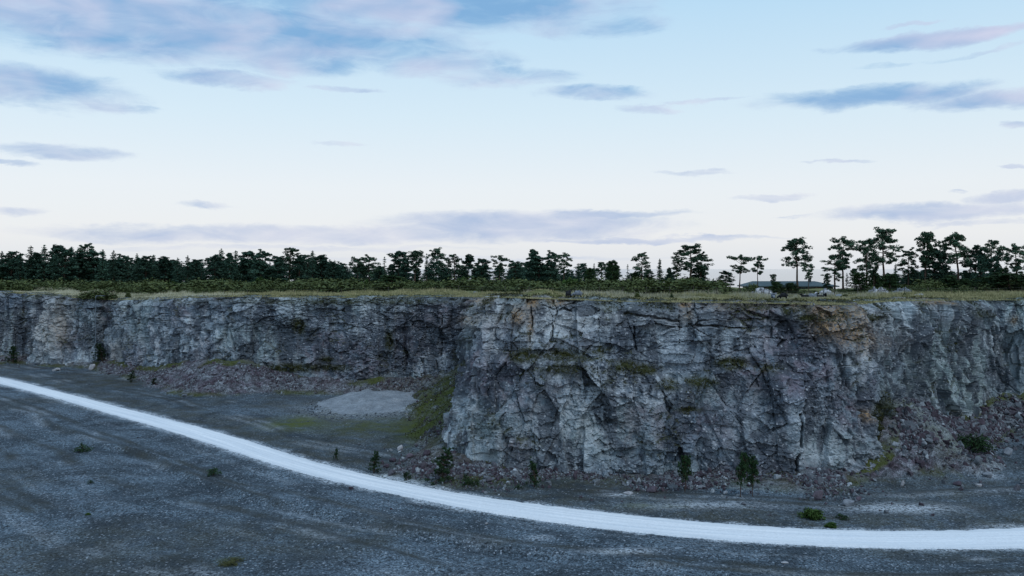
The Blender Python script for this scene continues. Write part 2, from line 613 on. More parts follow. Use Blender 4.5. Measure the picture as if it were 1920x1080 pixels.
# sample density: fine where the camera is near
Sd = [0.0]
while Sd[-1] < S0[-1]:
    s = Sd[-1]
    k = min(max(np.searchsorted(S0, s) - 1, 0), len(CL) - 2)
    pxm = .5 * (CL[k][0] + CL[k + 1][0])
    D = CL[k][1]
    step = D * .00115
    if pxm < -80 or pxm > 2000:
        step = 1.2
    if k in (21, 22, 23):
        step = .35
    Sd.append(s + step)
Sd = np.array(Sd[:-1])


def smooth1(a, w):
    return a if w < 1 else np.apply_along_axis(lambda q: np.convolve(np.pad(q, w, mode='edge'), np.ones(2 * w + 1) / (2 * w + 1), 'valid'), 0, a)


Su = np.arange(0, S0[-1], .25)                      # uniform samples for smoothing
fu = smooth1(np.stack([np.interp(Su, S0, foot[:, i]) for i in (0, 1)], 1), 3)
ru = smooth1(np.stack([np.interp(Su, S0, rimp[:, i]) for i in (0, 1, 2)], 1), 2)
tu = smooth1(np.interp(Su, S0, tal)[:, None], 8)[:, 0]
tan = np.gradient(fu, axis=0)
tan /= np.linalg.norm(tan, axis=1)[:, None] + 1e-9
nu_ = smooth1(np.stack([tan[:, 1], -tan[:, 0]], 1), 4)
nu_ /= np.linalg.norm(nu_, axis=1)[:, None] + 1e-9  # outward, toward the quarry


def along(a):
    return np.stack([np.interp(Sd, Su, a[:, i]) for i in range(a.shape[1])], 1)


fS, rS, nS = along(fu), along(ru), along(nu_)
NV = 200
V = np.linspace(0, 1, NV)
ZB = -1.0
zt = rS[:, 2]
S = np.repeat(Sd[:, None], NV, 1)
zz = ZB + (zt[:, None] - ZB) * V[None, :]
vv = np.repeat(V[None, :], len(Sd), 0)
bx = fS[:, None, 0] + (rS[:, None, 0] - fS[:, None, 0]) * vv
by = fS[:, None, 1] + (rS[:, None, 1] - fS[:, None, 1]) * vv
PX, PY = project(bx, by, zz)                       # where the plain face lies, to place the marks seen on it


def gauss(cx, cy, rx, ry):
    return np.exp(-(((PX - cx) / rx) ** 2 + ((PY - cy) / ry) ** 2))


nose = sstep(S0[25], S0[27], S) * (1 - sstep(S0[36], S0[38], S))
right = sstep(S0[36], S0[38], S)
back = 1 - sstep(S0[21], S0[25], S)
top = zt[:, None] - zz                             # metres below the rim

wx_ = 1.3 * fbm(S / 6, zz / 6, 3, 2)
wz_ = 1.1 * fbm(S / 6, zz / 6, 9, 2)
wx2 = .42 * fbm(S / 1.3, zz / 1.3, 23, 5, .6)
wz2 = .36 * fbm(S / 1.3, zz / 1.3, 29, 5, .6)
bedded = (1 - right) * (1 - sstep(4.0, 9.0, top + 3 * fbm(S / 9, zz / 9, 41, 3))) 

disp = 1.6 * fbm(S / 13, zz / 22, 5, 3)
shear = .45 * zz


def facet(cx, cz, seed, amp, grad, crack_w, crack_d, sh=0.0, warp=1.0, w2=1.0):
    x = (S + wx_ * warp + wx2 * w2 + sh * zz) / cx
    y = (zz + wz_ * warp + wz2 * w2) / cz
    f1, f2, dx, dy, hid = worley(x, y, seed)
    g1 = (h2((hid * 1e6).astype(np.int64), (hid * 7e5).astype(np.int64), seed + 5) - .5)
    g2 = (h2((hid * 9e5).astype(np.int64), (hid * 3e5).astype(np.int64), seed + 6) - .5)
    g3 = (h2((hid * 5e5).astype(np.int64), (hid * 2e5).astype(np.int64), seed + 7))
    e = f2 - f1
    off = amp * (hid - .5) * 2 + grad * (g1 * dx * cx + g2 * dy * cz) * 2
    msk = sstep(-.10, .16, fbm(x * .9 + 40, y * .9, seed + 31, 3))
    cr = -crack_d * msk * (g3 ** 1.5) * (1 - sstep(0, crack_w * (.5 + msk), e))
    return off + cr, e, hid


A1, e1, id1 = facet(5.2, 5.5, 11, .30, .09, .022, .35, .10)
A2, e2, id2 = facet(2.2, 1.25, 12, .24, .30, .045, .40, .05)
A3, e3, id3 = facet(.95, .46, 13, .14, .50, .11, .34, .05)
A4, e4, id4 = facet(.36, .25, 14, .055, .48, .25, .14, .1)
B2, eb2, ib2 = facet(3.8, 1.15, 15, .26, .26, .08, 1.1, 0, .4, 1.0)
B3, eb3, ib3 = facet(1.3, .42, 16, .14, .40, .13, .40, 0, .4, .9)
R2, er2, ir2 = facet(1.9, 7.0, 17, .50, .22, .09, 1.4, .03, .8, 1.3)
R3, er3, ir3 = facet(.8, 3.2, 19, .20, .30, .12, .5, .03, .7, 1.1)
K2, ek2, ik2 = facet(2.6, 8.0, 18, .34, .16, .022, .8, .05, .5, .9)
massive = A1 + A2
slab = .50 + .60 * sstep(-.10, .12, fbm(S / 4.5, zz / 3.6, 161, 3))
A3, A4, B3 = A3 * slab, A4 * slab, B3 * (.35 + .65 * slab)
disp += K2 * (1 - right) + A1 * (1 - .5 * right) + (1 - bedded) * (A2 + A3) * (1 - .40 * right) + bedded * (B2 + B3) + A4 * (1 - .6 * right)
disp += right * (R2 + R3 + .6 * (fbm(S / 5.5, zz / 40, 53, 3))) * 1.2 + .12 * (1 - .6 * right) * fbm(S / .5, zz / .4, 51, 3)
disp += (1 - right) * .35 * (vnoise(S / .9, zz / 4.5, 61) - .5) * (1 - bedded)

# ledges: the lower face stands out under a sloping shelf
lp = np.array([(880, 690), (940, 672), (990, 674), (1050, 672), (1120, 662), (1170, 682), (1215, 694), (1260, 716),
               (1310, 712), (1370, 684), (1430, 694), (1500, 700), (1560, 690)])
ly = np.interp(PX, lp[:, 0], lp[:, 1]) + 10 * fbm(S / 2.2, S * 0, 71, 3)
lw = sstep(900, 950, PX) * (1 - sstep(1470, 1560, PX)) * nose
below = sstep(-9, 9, PY - ly)
disp += lw * (below - .35) * 1.5
# fissures seen on the faces: (x0,y0)-(x1,y1), width in px, depth in m
for (x0, y0, x1, y1, w, dp) in [
        (1497, 775, 1493, 895, 3.0, 1.0), (885, 556, 886, 700, 4, 1.2), (1400, 586, 1470, 604, 3.0, .9), (1398, 560, 1402, 592, 2.5, .7),
        (1290, 606, 1345, 612, 2.6, .8), (1170, 588, 1275, 602, 2.4, .7), (1010, 574, 1070, 584, 2.2, .7), (992, 570, 994, 640, 2.2, .7),
        (1190, 614, 1192, 655, 2.4, .6), (1612, 700, 1625, 800, 2.6, .7), (1655, 760, 1662, 850, 3.2, 1.0),
        (1270, 835, 1285, 880, 6, 1.2), (1590, 690, 1592, 735, 2.6, .8), (1140, 790, 1170, 800, 9, .5), 
        (1745, 640, 1742, 790, 3.4, 1.1), (1710, 660, 1716, 720, 3, .9), (1790, 640, 1786, 790, 4, 1.4), (1860, 610, 1870, 700, 3, .9),
        (58, 566, 54, 672, 4.0, 1.5), (121, 590, 117, 670, 3.0, .8), (725, 600, 732, 650, 2.5, .8), (760, 600, 762, 700, 3, .8),
        (400, 610, 402, 636, 3, .7), (570, 600, 560, 625, 4, .7), (880, 590, 876, 690, 3, 1.0), (830, 590, 822, 700, 2.5, .8)]:
    L2 = (x1 - x0) ** 2 + (y1 - y0) ** 2
    wob = 16 * fbm(S / 1.6, zz / 1.6, 83, 4)
    dp = dp * sstep(-.22, .05, fbm(S / .9, zz / .9, 85, 3))
    qx, qy = PX + wob - x0, PY + wob * .7 - y0
    tt = np.clip((qx * (x1 - x0) + qy * (y1 - y0)) / L2, 0, 1)
    dd = np.hypot(qx - tt * (x1 - x0), qy - tt * (y1 - y0))
    disp -= dp * (1 - sstep(w * .35, w * 1.15, dd))
# step back at the rim: broken top layer
disp -= 1.0 * (1 - sstep(0, 1.3, top + .5 * fbm(S / 1.3, zz, 91, 3))) ** 2
disp *= sstep(-1.2, .6, zz) * .35 + .65
disp = np.where(disp < 0, disp * (.25 + .75 * sstep(1.0, 4.5, zz)), disp)



vx = bx + nS[:, None, 0] * disp
vy = by + nS[:, None, 1] * disp
vz = zz + V[None, :] ** 6 * (.8 * fbm(S / 2.2, S * 0, 95, 5, .6))
# cap: runs back from the rim over the turf
caps = np.array([.5, 1.1, 1.8, 2.6, 3.4, 4.2])
cxs = vx[:, -1:] - nS[:, 0:1] * caps
cys = vy[:, -1:] - nS[:, 1:2] * caps
czs = vz[:, -1:] + .10 * sstep(0, 1.5, caps)[None, :] + .28 * fbm(np.repeat(Sd[:, None], 6, 1) / 1.0, caps[None, :] + 0 * Sd[:, None], 97, 4)
czs = czs * 1.0
czs[:, -1] -= .35
vx, vy, vz = np.hstack([vx, cxs]), np.hstack([vy, cys]), np.hstack([vz, czs])
cliff = mesh_np('quarry_cliff', np.stack([vx, vy, vz], -1).reshape(-1, 3), grid_faces(len(Sd), NV + 6)[:, ::-1], M['rock'])
tag(cliff, kind='structure')


def pad6(a, fill=None):
    last = a[:, -1:] if fill is None else np.full((a.shape[0], 1), fill)
    return np.hstack([a, np.repeat(last, 6, 1)])


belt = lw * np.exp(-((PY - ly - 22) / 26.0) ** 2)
slope = np.zeros_like(disp)
slope[:, 1:-1] = (disp[:, :-2] - disp[:, 2:])       # top faces of ledges
led = sstep(.05, .25, slope)
moss = np.zeros_like(disp)
for (cx, cy, rx, ry, a) in [(985, 668, 26, 10, 1), (1050, 666, 40, 9, .8), (1130, 656, 16, 7, .9), (1170, 686, 22, 9, 1), (1205, 694, 34, 8, 1),
                            (1252, 722, 20, 9, .9), (1312, 714, 24, 8, 1), (1372, 682, 28, 10, 1), (1060, 690, 50, 14, .45), (1440, 690, 30, 8, .6),
                            (560, 612, 12, 14, .8), (550, 690, 60, 8, .9), (730, 640, 8, 22, .7), (620, 690, 40, 6, .7), (1290, 765, 26, 5, .6),
                            (1478, 585, 12, 10, .7), (1515, 598, 20, 6, .8), (1640, 595, 18, 8, .5), (1830, 590, 12, 10, .6), (1728, 585, 10, 8, .5),
                            (610, 675, 14, 6, .6), (1655, 800, 10, 60, .9), (880, 640, 8, 20, .3)]:
    moss = np.maximum(moss, a * gauss(cx, cy, rx, ry) * 1.6)
moss = np.clip(moss, 0, 1)
moss = np.maximum(moss, .8 * led * sstep(.02, .25, fbm(S / 4, zz / 3, 111, 3)))
moss = np.maximum(moss, .55 * (1 - sstep(.2, 1.8, top)) * sstep(-.1, .2, fbm(S / 3, zz / 2, 113, 3)))
moss = np.maximum(moss, .8 * back * gauss(640, 566, 260, 6))
lich = np.zeros_like(disp)
for (cx, cy, rx, ry, a) in [(995, 568, 14, 12, 1), (1040, 566, 22, 8, .9), (968, 590, 16, 16, .8), (994, 615, 6, 30, .7), (1288, 570, 14, 8, 1), (1290, 590, 10, 14, .5),
                            (1350, 575, 40, 10, .35), (1570, 585, 46, 16, 1), (1555, 610, 30, 24, .9), (1600, 620, 36, 30, .75), (1630, 780, 12, 10, .9),
                            (1625, 640, 24, 30, .6), (1770, 567, 22, 5, 1), (1410, 575, 36, 12, .4), (880, 600, 20, 10, .4), (1900, 600, 10, 8, .6), (900, 565, 20, 8, .5),
                            (1500, 575, 36, 8, .5), (115, 610, 14, 50, .35)]:
    lich = np.maximum(lich, np.clip(a * gauss(cx, cy, rx, ry) * 1.4, 0, 1))
pur = sstep(-.02, .16, fbm(S / 9, zz / 6, 121, 4)) * .75
for (cx, cy, rx, ry, a) in [(1600, 770, 40, 60, .9), (930, 720, 40, 40, .9), (845, 800, 22, 40, 1), (1420, 700, 60, 25, .8), (960, 840, 40, 40, .8), (1330, 740, 70, 40, .6), (1700, 640, 50, 30, .8), (760, 640, 30, 30, .8)]:
    pur = np.maximum(pur, np.clip(a * gauss(cx, cy, rx, ry) * 1.3, 0, 1))
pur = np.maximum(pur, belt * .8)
pale = sstep(.02, .2, fbm(S / 7, zz / 5, 131, 4)) * .7
for (cx, cy, rx, ry, a) in [(1020, 625, 70, 30, .9), (1370, 640, 60, 30, .7), (90, 620, 30, 45, .9), (330, 640, 60, 40, .6), (1050, 790, 50, 50, .6), (925, 640, 20, 40, .7), (1540, 850, 60, 30, .5),
                            (1280, 640, 30, 40, .5), (360, 600, 10, 8, 1), (1730, 780, 20, 20, .7)]:
    pale = np.maximum(pale, np.clip(a * gauss(cx, cy, rx, ry) * 1.3, 0, 1))
grn = right * .5 + sstep(0, .2, fbm(S / 12, zz / 8, 141, 3)) * .6
grn = np.maximum(grn, np.clip(gauss(900, 800, 60, 50) + gauss(1100, 800, 120, 60) + gauss(1560, 840, 80, 40), 0, 1) * .8)
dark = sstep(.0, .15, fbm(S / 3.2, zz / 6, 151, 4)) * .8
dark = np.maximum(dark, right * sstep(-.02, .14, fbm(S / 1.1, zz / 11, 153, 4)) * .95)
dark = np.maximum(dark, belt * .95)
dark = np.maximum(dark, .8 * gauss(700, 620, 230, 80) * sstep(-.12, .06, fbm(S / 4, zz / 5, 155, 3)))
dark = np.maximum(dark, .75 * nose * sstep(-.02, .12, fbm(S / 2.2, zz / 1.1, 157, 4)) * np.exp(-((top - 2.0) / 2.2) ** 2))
for (cx, cy, rx, ry, a) in [(790, 640, 90, 90, .9), (860, 660, 30, 90, 1), (30, 620, 24, 60, .9), (155, 630, 22, 36, .9), (1175, 640, 26, 40, .9), (1335, 650, 30, 40, .7), (1150, 800, 16, 22, .9),  # stain patches; shade of recesses painted in too, as beside the headland corner
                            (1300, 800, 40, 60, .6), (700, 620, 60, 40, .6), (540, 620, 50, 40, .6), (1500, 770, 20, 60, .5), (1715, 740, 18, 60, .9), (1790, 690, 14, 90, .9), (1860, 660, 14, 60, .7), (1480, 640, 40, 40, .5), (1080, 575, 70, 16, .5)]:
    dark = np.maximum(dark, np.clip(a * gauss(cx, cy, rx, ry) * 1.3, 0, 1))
tanm = np.clip(gauss(90, 610, 28, 50) * 1.2 + gauss(220, 660, 16, 20) + .5 * gauss(1100, 600, 400, 22), 0, 1) * .8
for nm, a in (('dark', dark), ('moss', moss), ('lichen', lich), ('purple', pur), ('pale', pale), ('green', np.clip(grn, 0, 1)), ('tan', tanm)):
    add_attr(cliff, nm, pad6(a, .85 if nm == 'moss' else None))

# ------------------------------------------------------------------ road plan
FAR = np.array([(-260, 664), (-120, 686), (0, 706), (120, 736), (250, 769), (360, 796), (480, 829), (567, 859), (655, 882), (755, 904), (855, 924), (960, 939),
                (1097, 956), (1210, 967), (1335, 980), (1440, 987), (1590, 995), (1740, 996), (1920, 990), (2060, 980), (2250, 960)], float)
NEAR = np.array([(-260, 673), (-120, 697), (0, 720), (100, 745), (207, 776), (325, 810), (480, 861), (590, 895), (730, 925), (855, 951), (960, 970),
                 (1110, 991), (1260, 1006), (1440, 1020), (1640, 1030), (1920, 1032), (2060, 1028), (2250, 1012)], float)


def resample(pts, n):
    q = np.array([wpt(p[0], p[1])[:2] for p in pts])
    d = np.concatenate([[0], np.cumsum(np.hypot(*np.diff(q, axis=0).T))])
    s = np.linspace(0, d[-1], n)
    return np.stack([np.interp(s, d, q[:, i]) for i in (0, 1)], 1)


NR = 1200
ef, en = smooth1(resample(FAR, NR), 30), smooth1(resample(NEAR, NR), 30)
mid = .5 * (ef + en)
rs = np.concatenate([[0], np.cumsum(np.hypot(*np.diff(mid, axis=0).T))])
wdt = np.hypot(*(ef - en).T)


def road_frame(x, y):
    """metres along the road and signed metres from its middle (positive = away from the camera), for flat arrays"""
    sub = mid[::8]
    ss = rs[::8]
    tg = np.gradient(sub, axis=0)
    tg /= np.linalg.norm(tg, axis=1)[:, None]
    a = np.zeros_like(x)
    d = np.zeros_like(x)
    for i in range(0, len(x), 40000):
        xs, ys = x[i:i + 40000], y[i:i + 40000]
        q = np.hypot(xs[:, None] - sub[None, :, 0], ys[:, None] - sub[None, :, 1])
        k = q.argmin(1)
        rx, ry = xs - sub[k, 0], ys - sub[k, 1]
        a[i:i + 40000] = ss[k] + rx * tg[k, 0] + ry * tg[k, 1]
        d[i:i + 40000] = -rx * tg[k, 1] + ry * tg[k, 0]
    return a, d


# ------------------------------------------------------------------ quarry floor with talus
gx = np.concatenate([np.arange(-420, -112, 6.0), np.arange(-112, 96, .42), np.arange(96, 400, 6.0)])
gy = np.concatenate([np.arange(-120, 40, 5.0), np.arange(40, 192, .42), np.arange(192, 215, 3.0)])
GX, GY = np.meshgrid(gx, gy, indexing='ij')
fx, fy = GX.ravel(), GY.ravel()
fsub, tsub = fu[::4], tu[::4]
nsub = nu_[::4]
dist = np.zeros_like(fx)
kk = np.zeros(len(fx), int)
for i in range(0, len(fx), 40000):
    q = np.hypot(fx[i:i + 40000, None] - fsub[None, :, 0], fy[i:i + 40000, None] - fsub[None, :, 1])
    kk[i:i + 40000] = q.argmin(1)
    dist[i:i + 40000] = q.min(1)
side = (fx - fsub[kk, 0]) * nsub[kk, 0] + (fy - fsub[kk, 1]) * nsub[kk, 1]
dist = np.where(side < 0, 0, dist)
ra, rd = road_frame(fx, fy)
onroad = 1 - sstep(2.6, 5.0, np.abs(rd))
H = tsub[kk] * (1 + .45 * fbm(fx / 6, fy / 6, 201, 3))
sk = Su[::4][kk]
apron = sstep(S0[25], S0[27], sk) * (1 - sstep(S0[34], S0[36] - .5, sk))
slope_t = (.62 - .48 * apron) * (1 + .6 * fbm(fx / 5, fy / 5, 203, 3))
th = np.maximum(0, H - dist * slope_t)
th = np.where(th > 0, th, 0)
th = th * th / (th + .25)                                     # soft toe
thr = th * (1 + .0)
rough = .75 * fbm(fx / 1.3, fy / 1.3, 207, 4) * sstep(.1, 1.2, th)
und = .55 * fbm(fx / 14, fy / 14, 211, 4) + .22 * fbm(fx / 3.2, fy / 3.2, 213, 4)
# old wheel ridges that follow the road on the camera side
rid = np.exp(-((rd + 9.5 + 2.2 * fbm(ra / 22, ra * 0, 215, 3) * 2) / .55) ** 2) * .28 - np.exp(-((rd + 10.7 + 2.2 * fbm(ra / 22, ra * 0, 215, 3) * 2) / .7) ** 2) * .30
rid += np.exp(-((rd + 15.5 + 3.0 * fbm(ra / 18, ra * 0, 217, 3) * 2) / .6) ** 2) * .20
rid *= sstep(-.25, .1, fbm(ra / 9, rd / 9, 219, 3))
fz = (und + rid) * (1 - onroad) * sstep(-20, 10, fy) + th + rough
fz -= onroad * .03


def bil(field, x, y):
    """read a floor field at scattered points"""
    i = np.clip(np.searchsorted(gx, x) - 1, 0, len(gx) - 2)
    j = np.clip(np.searchsorted(gy, y) - 1, 0, len(gy) - 2)
    tx = np.clip((x - gx[i]) / (gx[i + 1] - gx[i]), 0, 1)
    ty = np.clip((y - gy[j]) / (gy[j + 1] - gy[j]), 0, 1)
    g = field.reshape(GX.shape)
    return (g[i, j] * (1 - tx) + g[i + 1, j] * tx) * (1 - ty) + (g[i, j + 1] * (1 - tx) + g[i + 1, j + 1] * tx) * ty


def floor_z(x, y):
    return float(bil(fz, np.array([x]), np.array([y]))[0])


floor = mesh_np('quarry_floor', np.stack([fx, fy, fz], 1), grid_faces(len(gx), len(gy)), M['floor'], smooth=True)
tag(floor, kind='structure')


def add_uv(o, u, v, name='road_frame'):
    lay = o.data.uv_layers.new(name=name)
    idx = np.zeros(len(o.data.loops), dtype=np.int32)
    o.data.loops.foreach_get('vertex_index', idx)
    lay.data.foreach_set('uv', np.stack([u[idx], v[idx]], 1).astype(np.float32).ravel())


add_uv(floor, ra, rd)
with np.errstate(divide='ignore', invalid='ignore'):
    yy_ = np.maximum(fy, 1)
    fpx, fpy = project(fx, yy_, fz)


def fg(cx, cy, rx, ry):
    """soft patch on the floor centred where the photo shows it; sizes in photo px turned to metres there"""
    X, Y, _ = wpt(cx, cy)
    k = Y / F
    rX = rx * k
    rY = ry * Y * Y / (F * CAM_Z)
    return np.exp(-(((fx - X) / rX) ** 2 + ((fy - Y) / rY) ** 2))


mossf = np.clip(1.5 * fg(555, 792, 48, 12) + 1.2 * fg(800, 810, 45, 20) + 1.2 * fg(825, 775, 34, 34) + .7 * fg(700, 800, 80, 14)
                + .8 * fg(430, 1052, 18, 5) + .6 * fg(1220, 950, 60, 4) + .5 * fg(700, 896, 40, 7) + .7 * fg(900, 905, 120, 7), 0, 1)
left_corner = np.exp(-(((kk - np.searchsorted(Su[::4], S0[23])) / 26.0) ** 2)) * (dist < 20)
mossf = np.maximum(mossf, .95 * left_corner * sstep(.15, .8, th))
rc = np.searchsorted(Su[::4], S0[39])
mossf = np.maximum(mossf, .45 * np.exp(-(((kk - rc) / 8.0) ** 2)) * sstep(.4, 1.2, th) * sstep(.0, .2, fbm(fx / 3, fy / 3, 231, 3)))
mossf = np.maximum(mossf, (.8 - .45 * apron) * sstep(.05, .2, th) * (1 - sstep(.3, .9, th)) * sstep(-.1, .15, fbm(fx / 5, fy / 5, 233, 3)))
mossf = np.maximum(mossf, .9 * (dist < 1.1) * sstep(-.12, .1, fbm(fx / 6, fy / 6, 235, 3)))
brownf = sstep(3, 9, rd) * sstep(-.15, .15, fbm(fx / 11, fy / 11, 237, 4)) * .9 * (1 - sstep(30, 55, np.abs(rd)) * .4)
brownf = np.maximum(brownf, .55 * sstep(.05, .25, fbm(fx / 16, fy / 16, 239, 4)))
brownf = np.maximum(brownf, sstep(2.2, 3.2, rd) * (1 - sstep(5, 9, rd)) * .75)
chalk = (1 - sstep(1.9, 2.9, np.abs(rd) + 1.6 * fbm(fx / 2.2, fy / 2.2, 241, 4))) * .95
trk = np.zeros_like(fx)
for (o_, w_, sd_, amp_) in [(9.0, .42, 261, 5), (7.2, .34, 263, 3), (15.0, .50, 265, 7), (22.0, .55, 267, 9), (23.6, .5, 267, 9), (-8.0, .45, 269, 5), (-9.6, .45, 269, 5), (-15, .55, 271, 8)]:
    wv_ = amp_ * fbm(ra / 26, ra * 0, sd_, 3)
    trk = np.maximum(trk, np.exp(-((rd + o_ + wv_) / w_) ** 2) * sstep(-.20, .08, fbm(ra / 10, rd / 10, sd_ + 1, 3)))
    chalk = np.maximum(chalk, .32 * np.exp(-((rd + o_ + wv_ + .8) / (w_ * 1.3)) ** 2) * sstep(-.02, .2, fbm(ra / 6, rd / 6, sd_ + 3, 3)))
brownf = np.maximum(brownf, trk * 1.0)
chalk = np.maximum(chalk, .9 * np.clip(.75 * fg(706, 765, 120, 16) + 1.4 * fg(1690, 953, 90, 9) + .8 * fg(1330, 950, 120, 7) + fg(1160, 928, 30, 4) + .8 * fg(1850, 892, 24, 6)
                                      + .8 * fg(1900, 986, 60, 4) + .7 * fg(1010, 1008, 22, 4) + .9 * fg(1160, 1035, 70, 5) + .6 * fg(1840, 1050, 24, 4), 0, 1))
chalk = np.maximum(chalk, .22 * sstep(.16, .32, fbm(ra / 14, rd / .9, 243, 4)) * (rd < 0))
scree = sstep(.10, .45, th)
fines = np.clip(np.exp(-(((kk - rc + 3) / 2.6) ** 2)) + 1.2 * np.exp(-(((kk - np.searchsorted(Su[::4], S0[45])) / 16.0) ** 2))
                , 0, 1)
for nm, a in (('track', trk), ('moss', mossf), ('brown', brownf), ('chalk', chalk), ('scree', scree), ('finescree', fines)):
    add_attr(floor, nm, a)

# road ribbon, ragged edges, a few cm proud of the floor
NC = 13
rsd = np.arange(0, rs[-1], .22)
mx_ = np.stack([np.interp(rsd, rs, mid[:, i]) for i in (0, 1)], 1)
rt = np.gradient(mx_, axis=0)
rt = smooth1(rt / np.linalg.norm(rt, axis=1)[:, None], 6)
rn = np.stack([-rt[:, 1], rt[:, 0]], 1)
hw = np.interp(rsd, rs, np.abs(((ef - mid) * np.stack([-np.gradient(mid[:, 1]), np.gradient(mid[:, 0])], 1)).sum(1) /
                               np.hypot(np.gradient(mid[:, 0]), np.gradient(mid[:, 1]))))
hw = smooth1(hw[:, None], 20)[:, 0]
ea = hw + .36 * fbm(rsd / 1.2, rsd * 0, 301, 4) + .22 * fbm(rsd / .3, rsd * 0, 302, 2)
eb = hw + .36 * fbm(rsd / 1.2, rsd * 0 + 9, 303, 4) + .22 * fbm(rsd / .3, rsd * 0 + 7, 304, 2)
cc = np.linspace(-1, 1, NC)
off = np.where(cc[None, :] > 0, cc[None, :] * ea[:, None], cc[None, :] * eb[:, None])
rX = mx_[:, None, 0] + rn[:, None, 0] * off
rY = mx_[:, None, 1] + rn[:, None, 1] * off
rZ = .035 + .05 * (1 - cc ** 2)[None, :] + .02 * fbm(rX / 1.0, rY / 1.0, 305, 3) - .09 * (np.abs(cc) > .99)[None, :]
road = mesh_np('gravel_road', np.stack([rX, rY, rZ], -1).reshape(-1, 3), grid_faces(len(rsd), NC)[:, ::-1], M['road'], smooth=True)
tag(road, kind='structure')
add_uv(road, np.repeat(rsd[:, None], NC, 1).ravel(), off.ravel())
add_attr(road, 'edge', np.repeat((np.abs(cc) ** 6)[None, :], len(rsd), 0))

# ------------------------------------------------------------------ plateau behind the rim and the sea beyond
rsub = ru[::6]
ins = rsub[:, :2]
poly = np.vstack([ins, [(3000, ins[-1, 1]), (3000, 2600), (-3000, 2600), (-3000, ins[0, 1])]])


def inside(x, y):
    c = np.zeros(x.shape, bool)
    n = len(poly)
    for i in range(n):
        x0, y0 = poly[i]
        x1, y1 = poly[(i + 1) % n]
        if y0 == y1:
            continue
        hit = ((y0 > y) != (y1 > y)) & (x < (x1 - x0) * (y - y0) / (y1 - y0) + x0)
        c ^= hit
    return c


def plateau_z(x, y):
    """height of the turf at flat arrays x, y"""
    out = np.zeros_like(x)
    dmin = np.zeros_like(x)
    for i in range(0, len(x), 20000):
        d2 = (x[i:i + 20000, None] - rsub[None, :, 0]) ** 2 + (y[i:i + 20000, None] - rsub[None, :, 1]) ** 2 + .3
        w = 1 / d2 ** 1.5
        out[i:i + 20000] = (w * rsub[None, :, 2]).sum(1) / w.sum(1)
        dmin[i:i + 20000] = np.sqrt(d2.min(1))
    px = 960 + F * x / np.maximum(y, 20)
    dn = np.hypot(x * .4, y)
    zf = CAM_Z - np.interp(px, [0, 600, 1000, 1300, 1400, 1500, 1600, 1920], [5.1, 4.8, 4.3, 4.1, 4.5, 4.7, 4.5, 4.3])
    z = out + (zf - out) * sstep(2, 45, dmin)
    z += .75 * fbm(x / 9, y / 9, 401, 4) * sstep(1.0, 9, dmin)
    z += .95 * np.exp(-(((x - wd(1022, 97)) / 2.6) ** 2 + ((y - 97.5) / 2.6) ** 2)) * sstep(1, 5, dmin)
    z -= 60 * sstep(265, 700, y) * sstep(0, 900, y - 230 + np.abs(x) * .0)
    z -= np.interp(px, [1150, 1450, 2300], [0, 3.6, 3.6]) * sstep(195, 285, y)
    return z, dmin


def pz(x, y):
    return float(plateau_z(np.array([float(x)]), np.array([float(y)]))[0][0])


hx = np.concatenate([np.arange(-2600, -170, 60.), np.arange(-170, 150, .9), np.arange(150, 2600, 60.)])
hy = np.concatenate([np.arange(82, 200, .9), np.arange(200, 300, 4.), np.arange(300, 2500, 60.)])
QX, QY = np.meshgrid(hx, hy, indexing='ij')
qx, qy = QX.ravel(), QY.ravel()
qz, qd = plateau_z(qx, qy)
ok = inside(qx, qy) & (qd > 1.6)
gf = grid_faces(len(hx), len(hy))
gf = gf[ok[gf].all(1)]
used, inv = np.unique(gf, return_inverse=True)
plat = mesh_np('plateau_ground', np.stack([qx[used], qy[used], qz[used] - .02], 1), inv.reshape(-1, 4), M['plateau'], smooth=True)
tag(plat, kind='structure')

m, t, b = principled('calm_sea', .12, .5)
geo = t.node('ShaderNodeNewGeometry')
nn = t.noise(t.vmath('MULTIPLY', geo.outputs['Position'], (.002, .0006, 1)), 1.0, 4, .6)
t.l.new(t.mix(nn, (.05, .09, .13), (.07, .11, .15)), b.inputs['Base Color'])
sea = mesh_np('sea', [(-150000, 900, -26), (150000, 900, -26), (150000, 130000, -26), (-150000, 130000, -26)], [(0, 1, 2, 3)], m)
tag(sea, kind='structure')
#@@REST
# ------------------------------------------------------------------ stones
RG = np.random.default_rng(7)


def hull(n, seed, flat=1.0):
    """an angular stone: convex hull of random points, about 1 m across"""
    r = random.Random(seed)
    bm = bmesh.new()
    for k in range(n):
        v = Vector((r.gauss(0, 1), r.gauss(0, 1), r.gauss(0, 1))).normalized() * r.uniform(.42, .56)
        bm.verts.new((v.x, v.y * r.uniform(.8, 1), v.z * flat))
    res = bmesh.ops.convex_hull(bm, input=bm.verts)
    bmesh.ops.delete(bm, geom=[g for g in res['geom_interior'] if isinstance(g, bmesh.types.BMVert)], context='VERTS')
    bmesh.ops.triangulate(bm, faces=bm.faces)
    bm.verts.index_update()
    v = np.array([p.co[:] for p in bm.verts])
    f = np.array([[q.index for q in fc.verts] for fc in bm.faces])
    bm.free()
    return v, f


HULLS = [hull(12 + k % 5, 100 + k, (.55, .75, .9)[k % 3]) for k in range(14)]


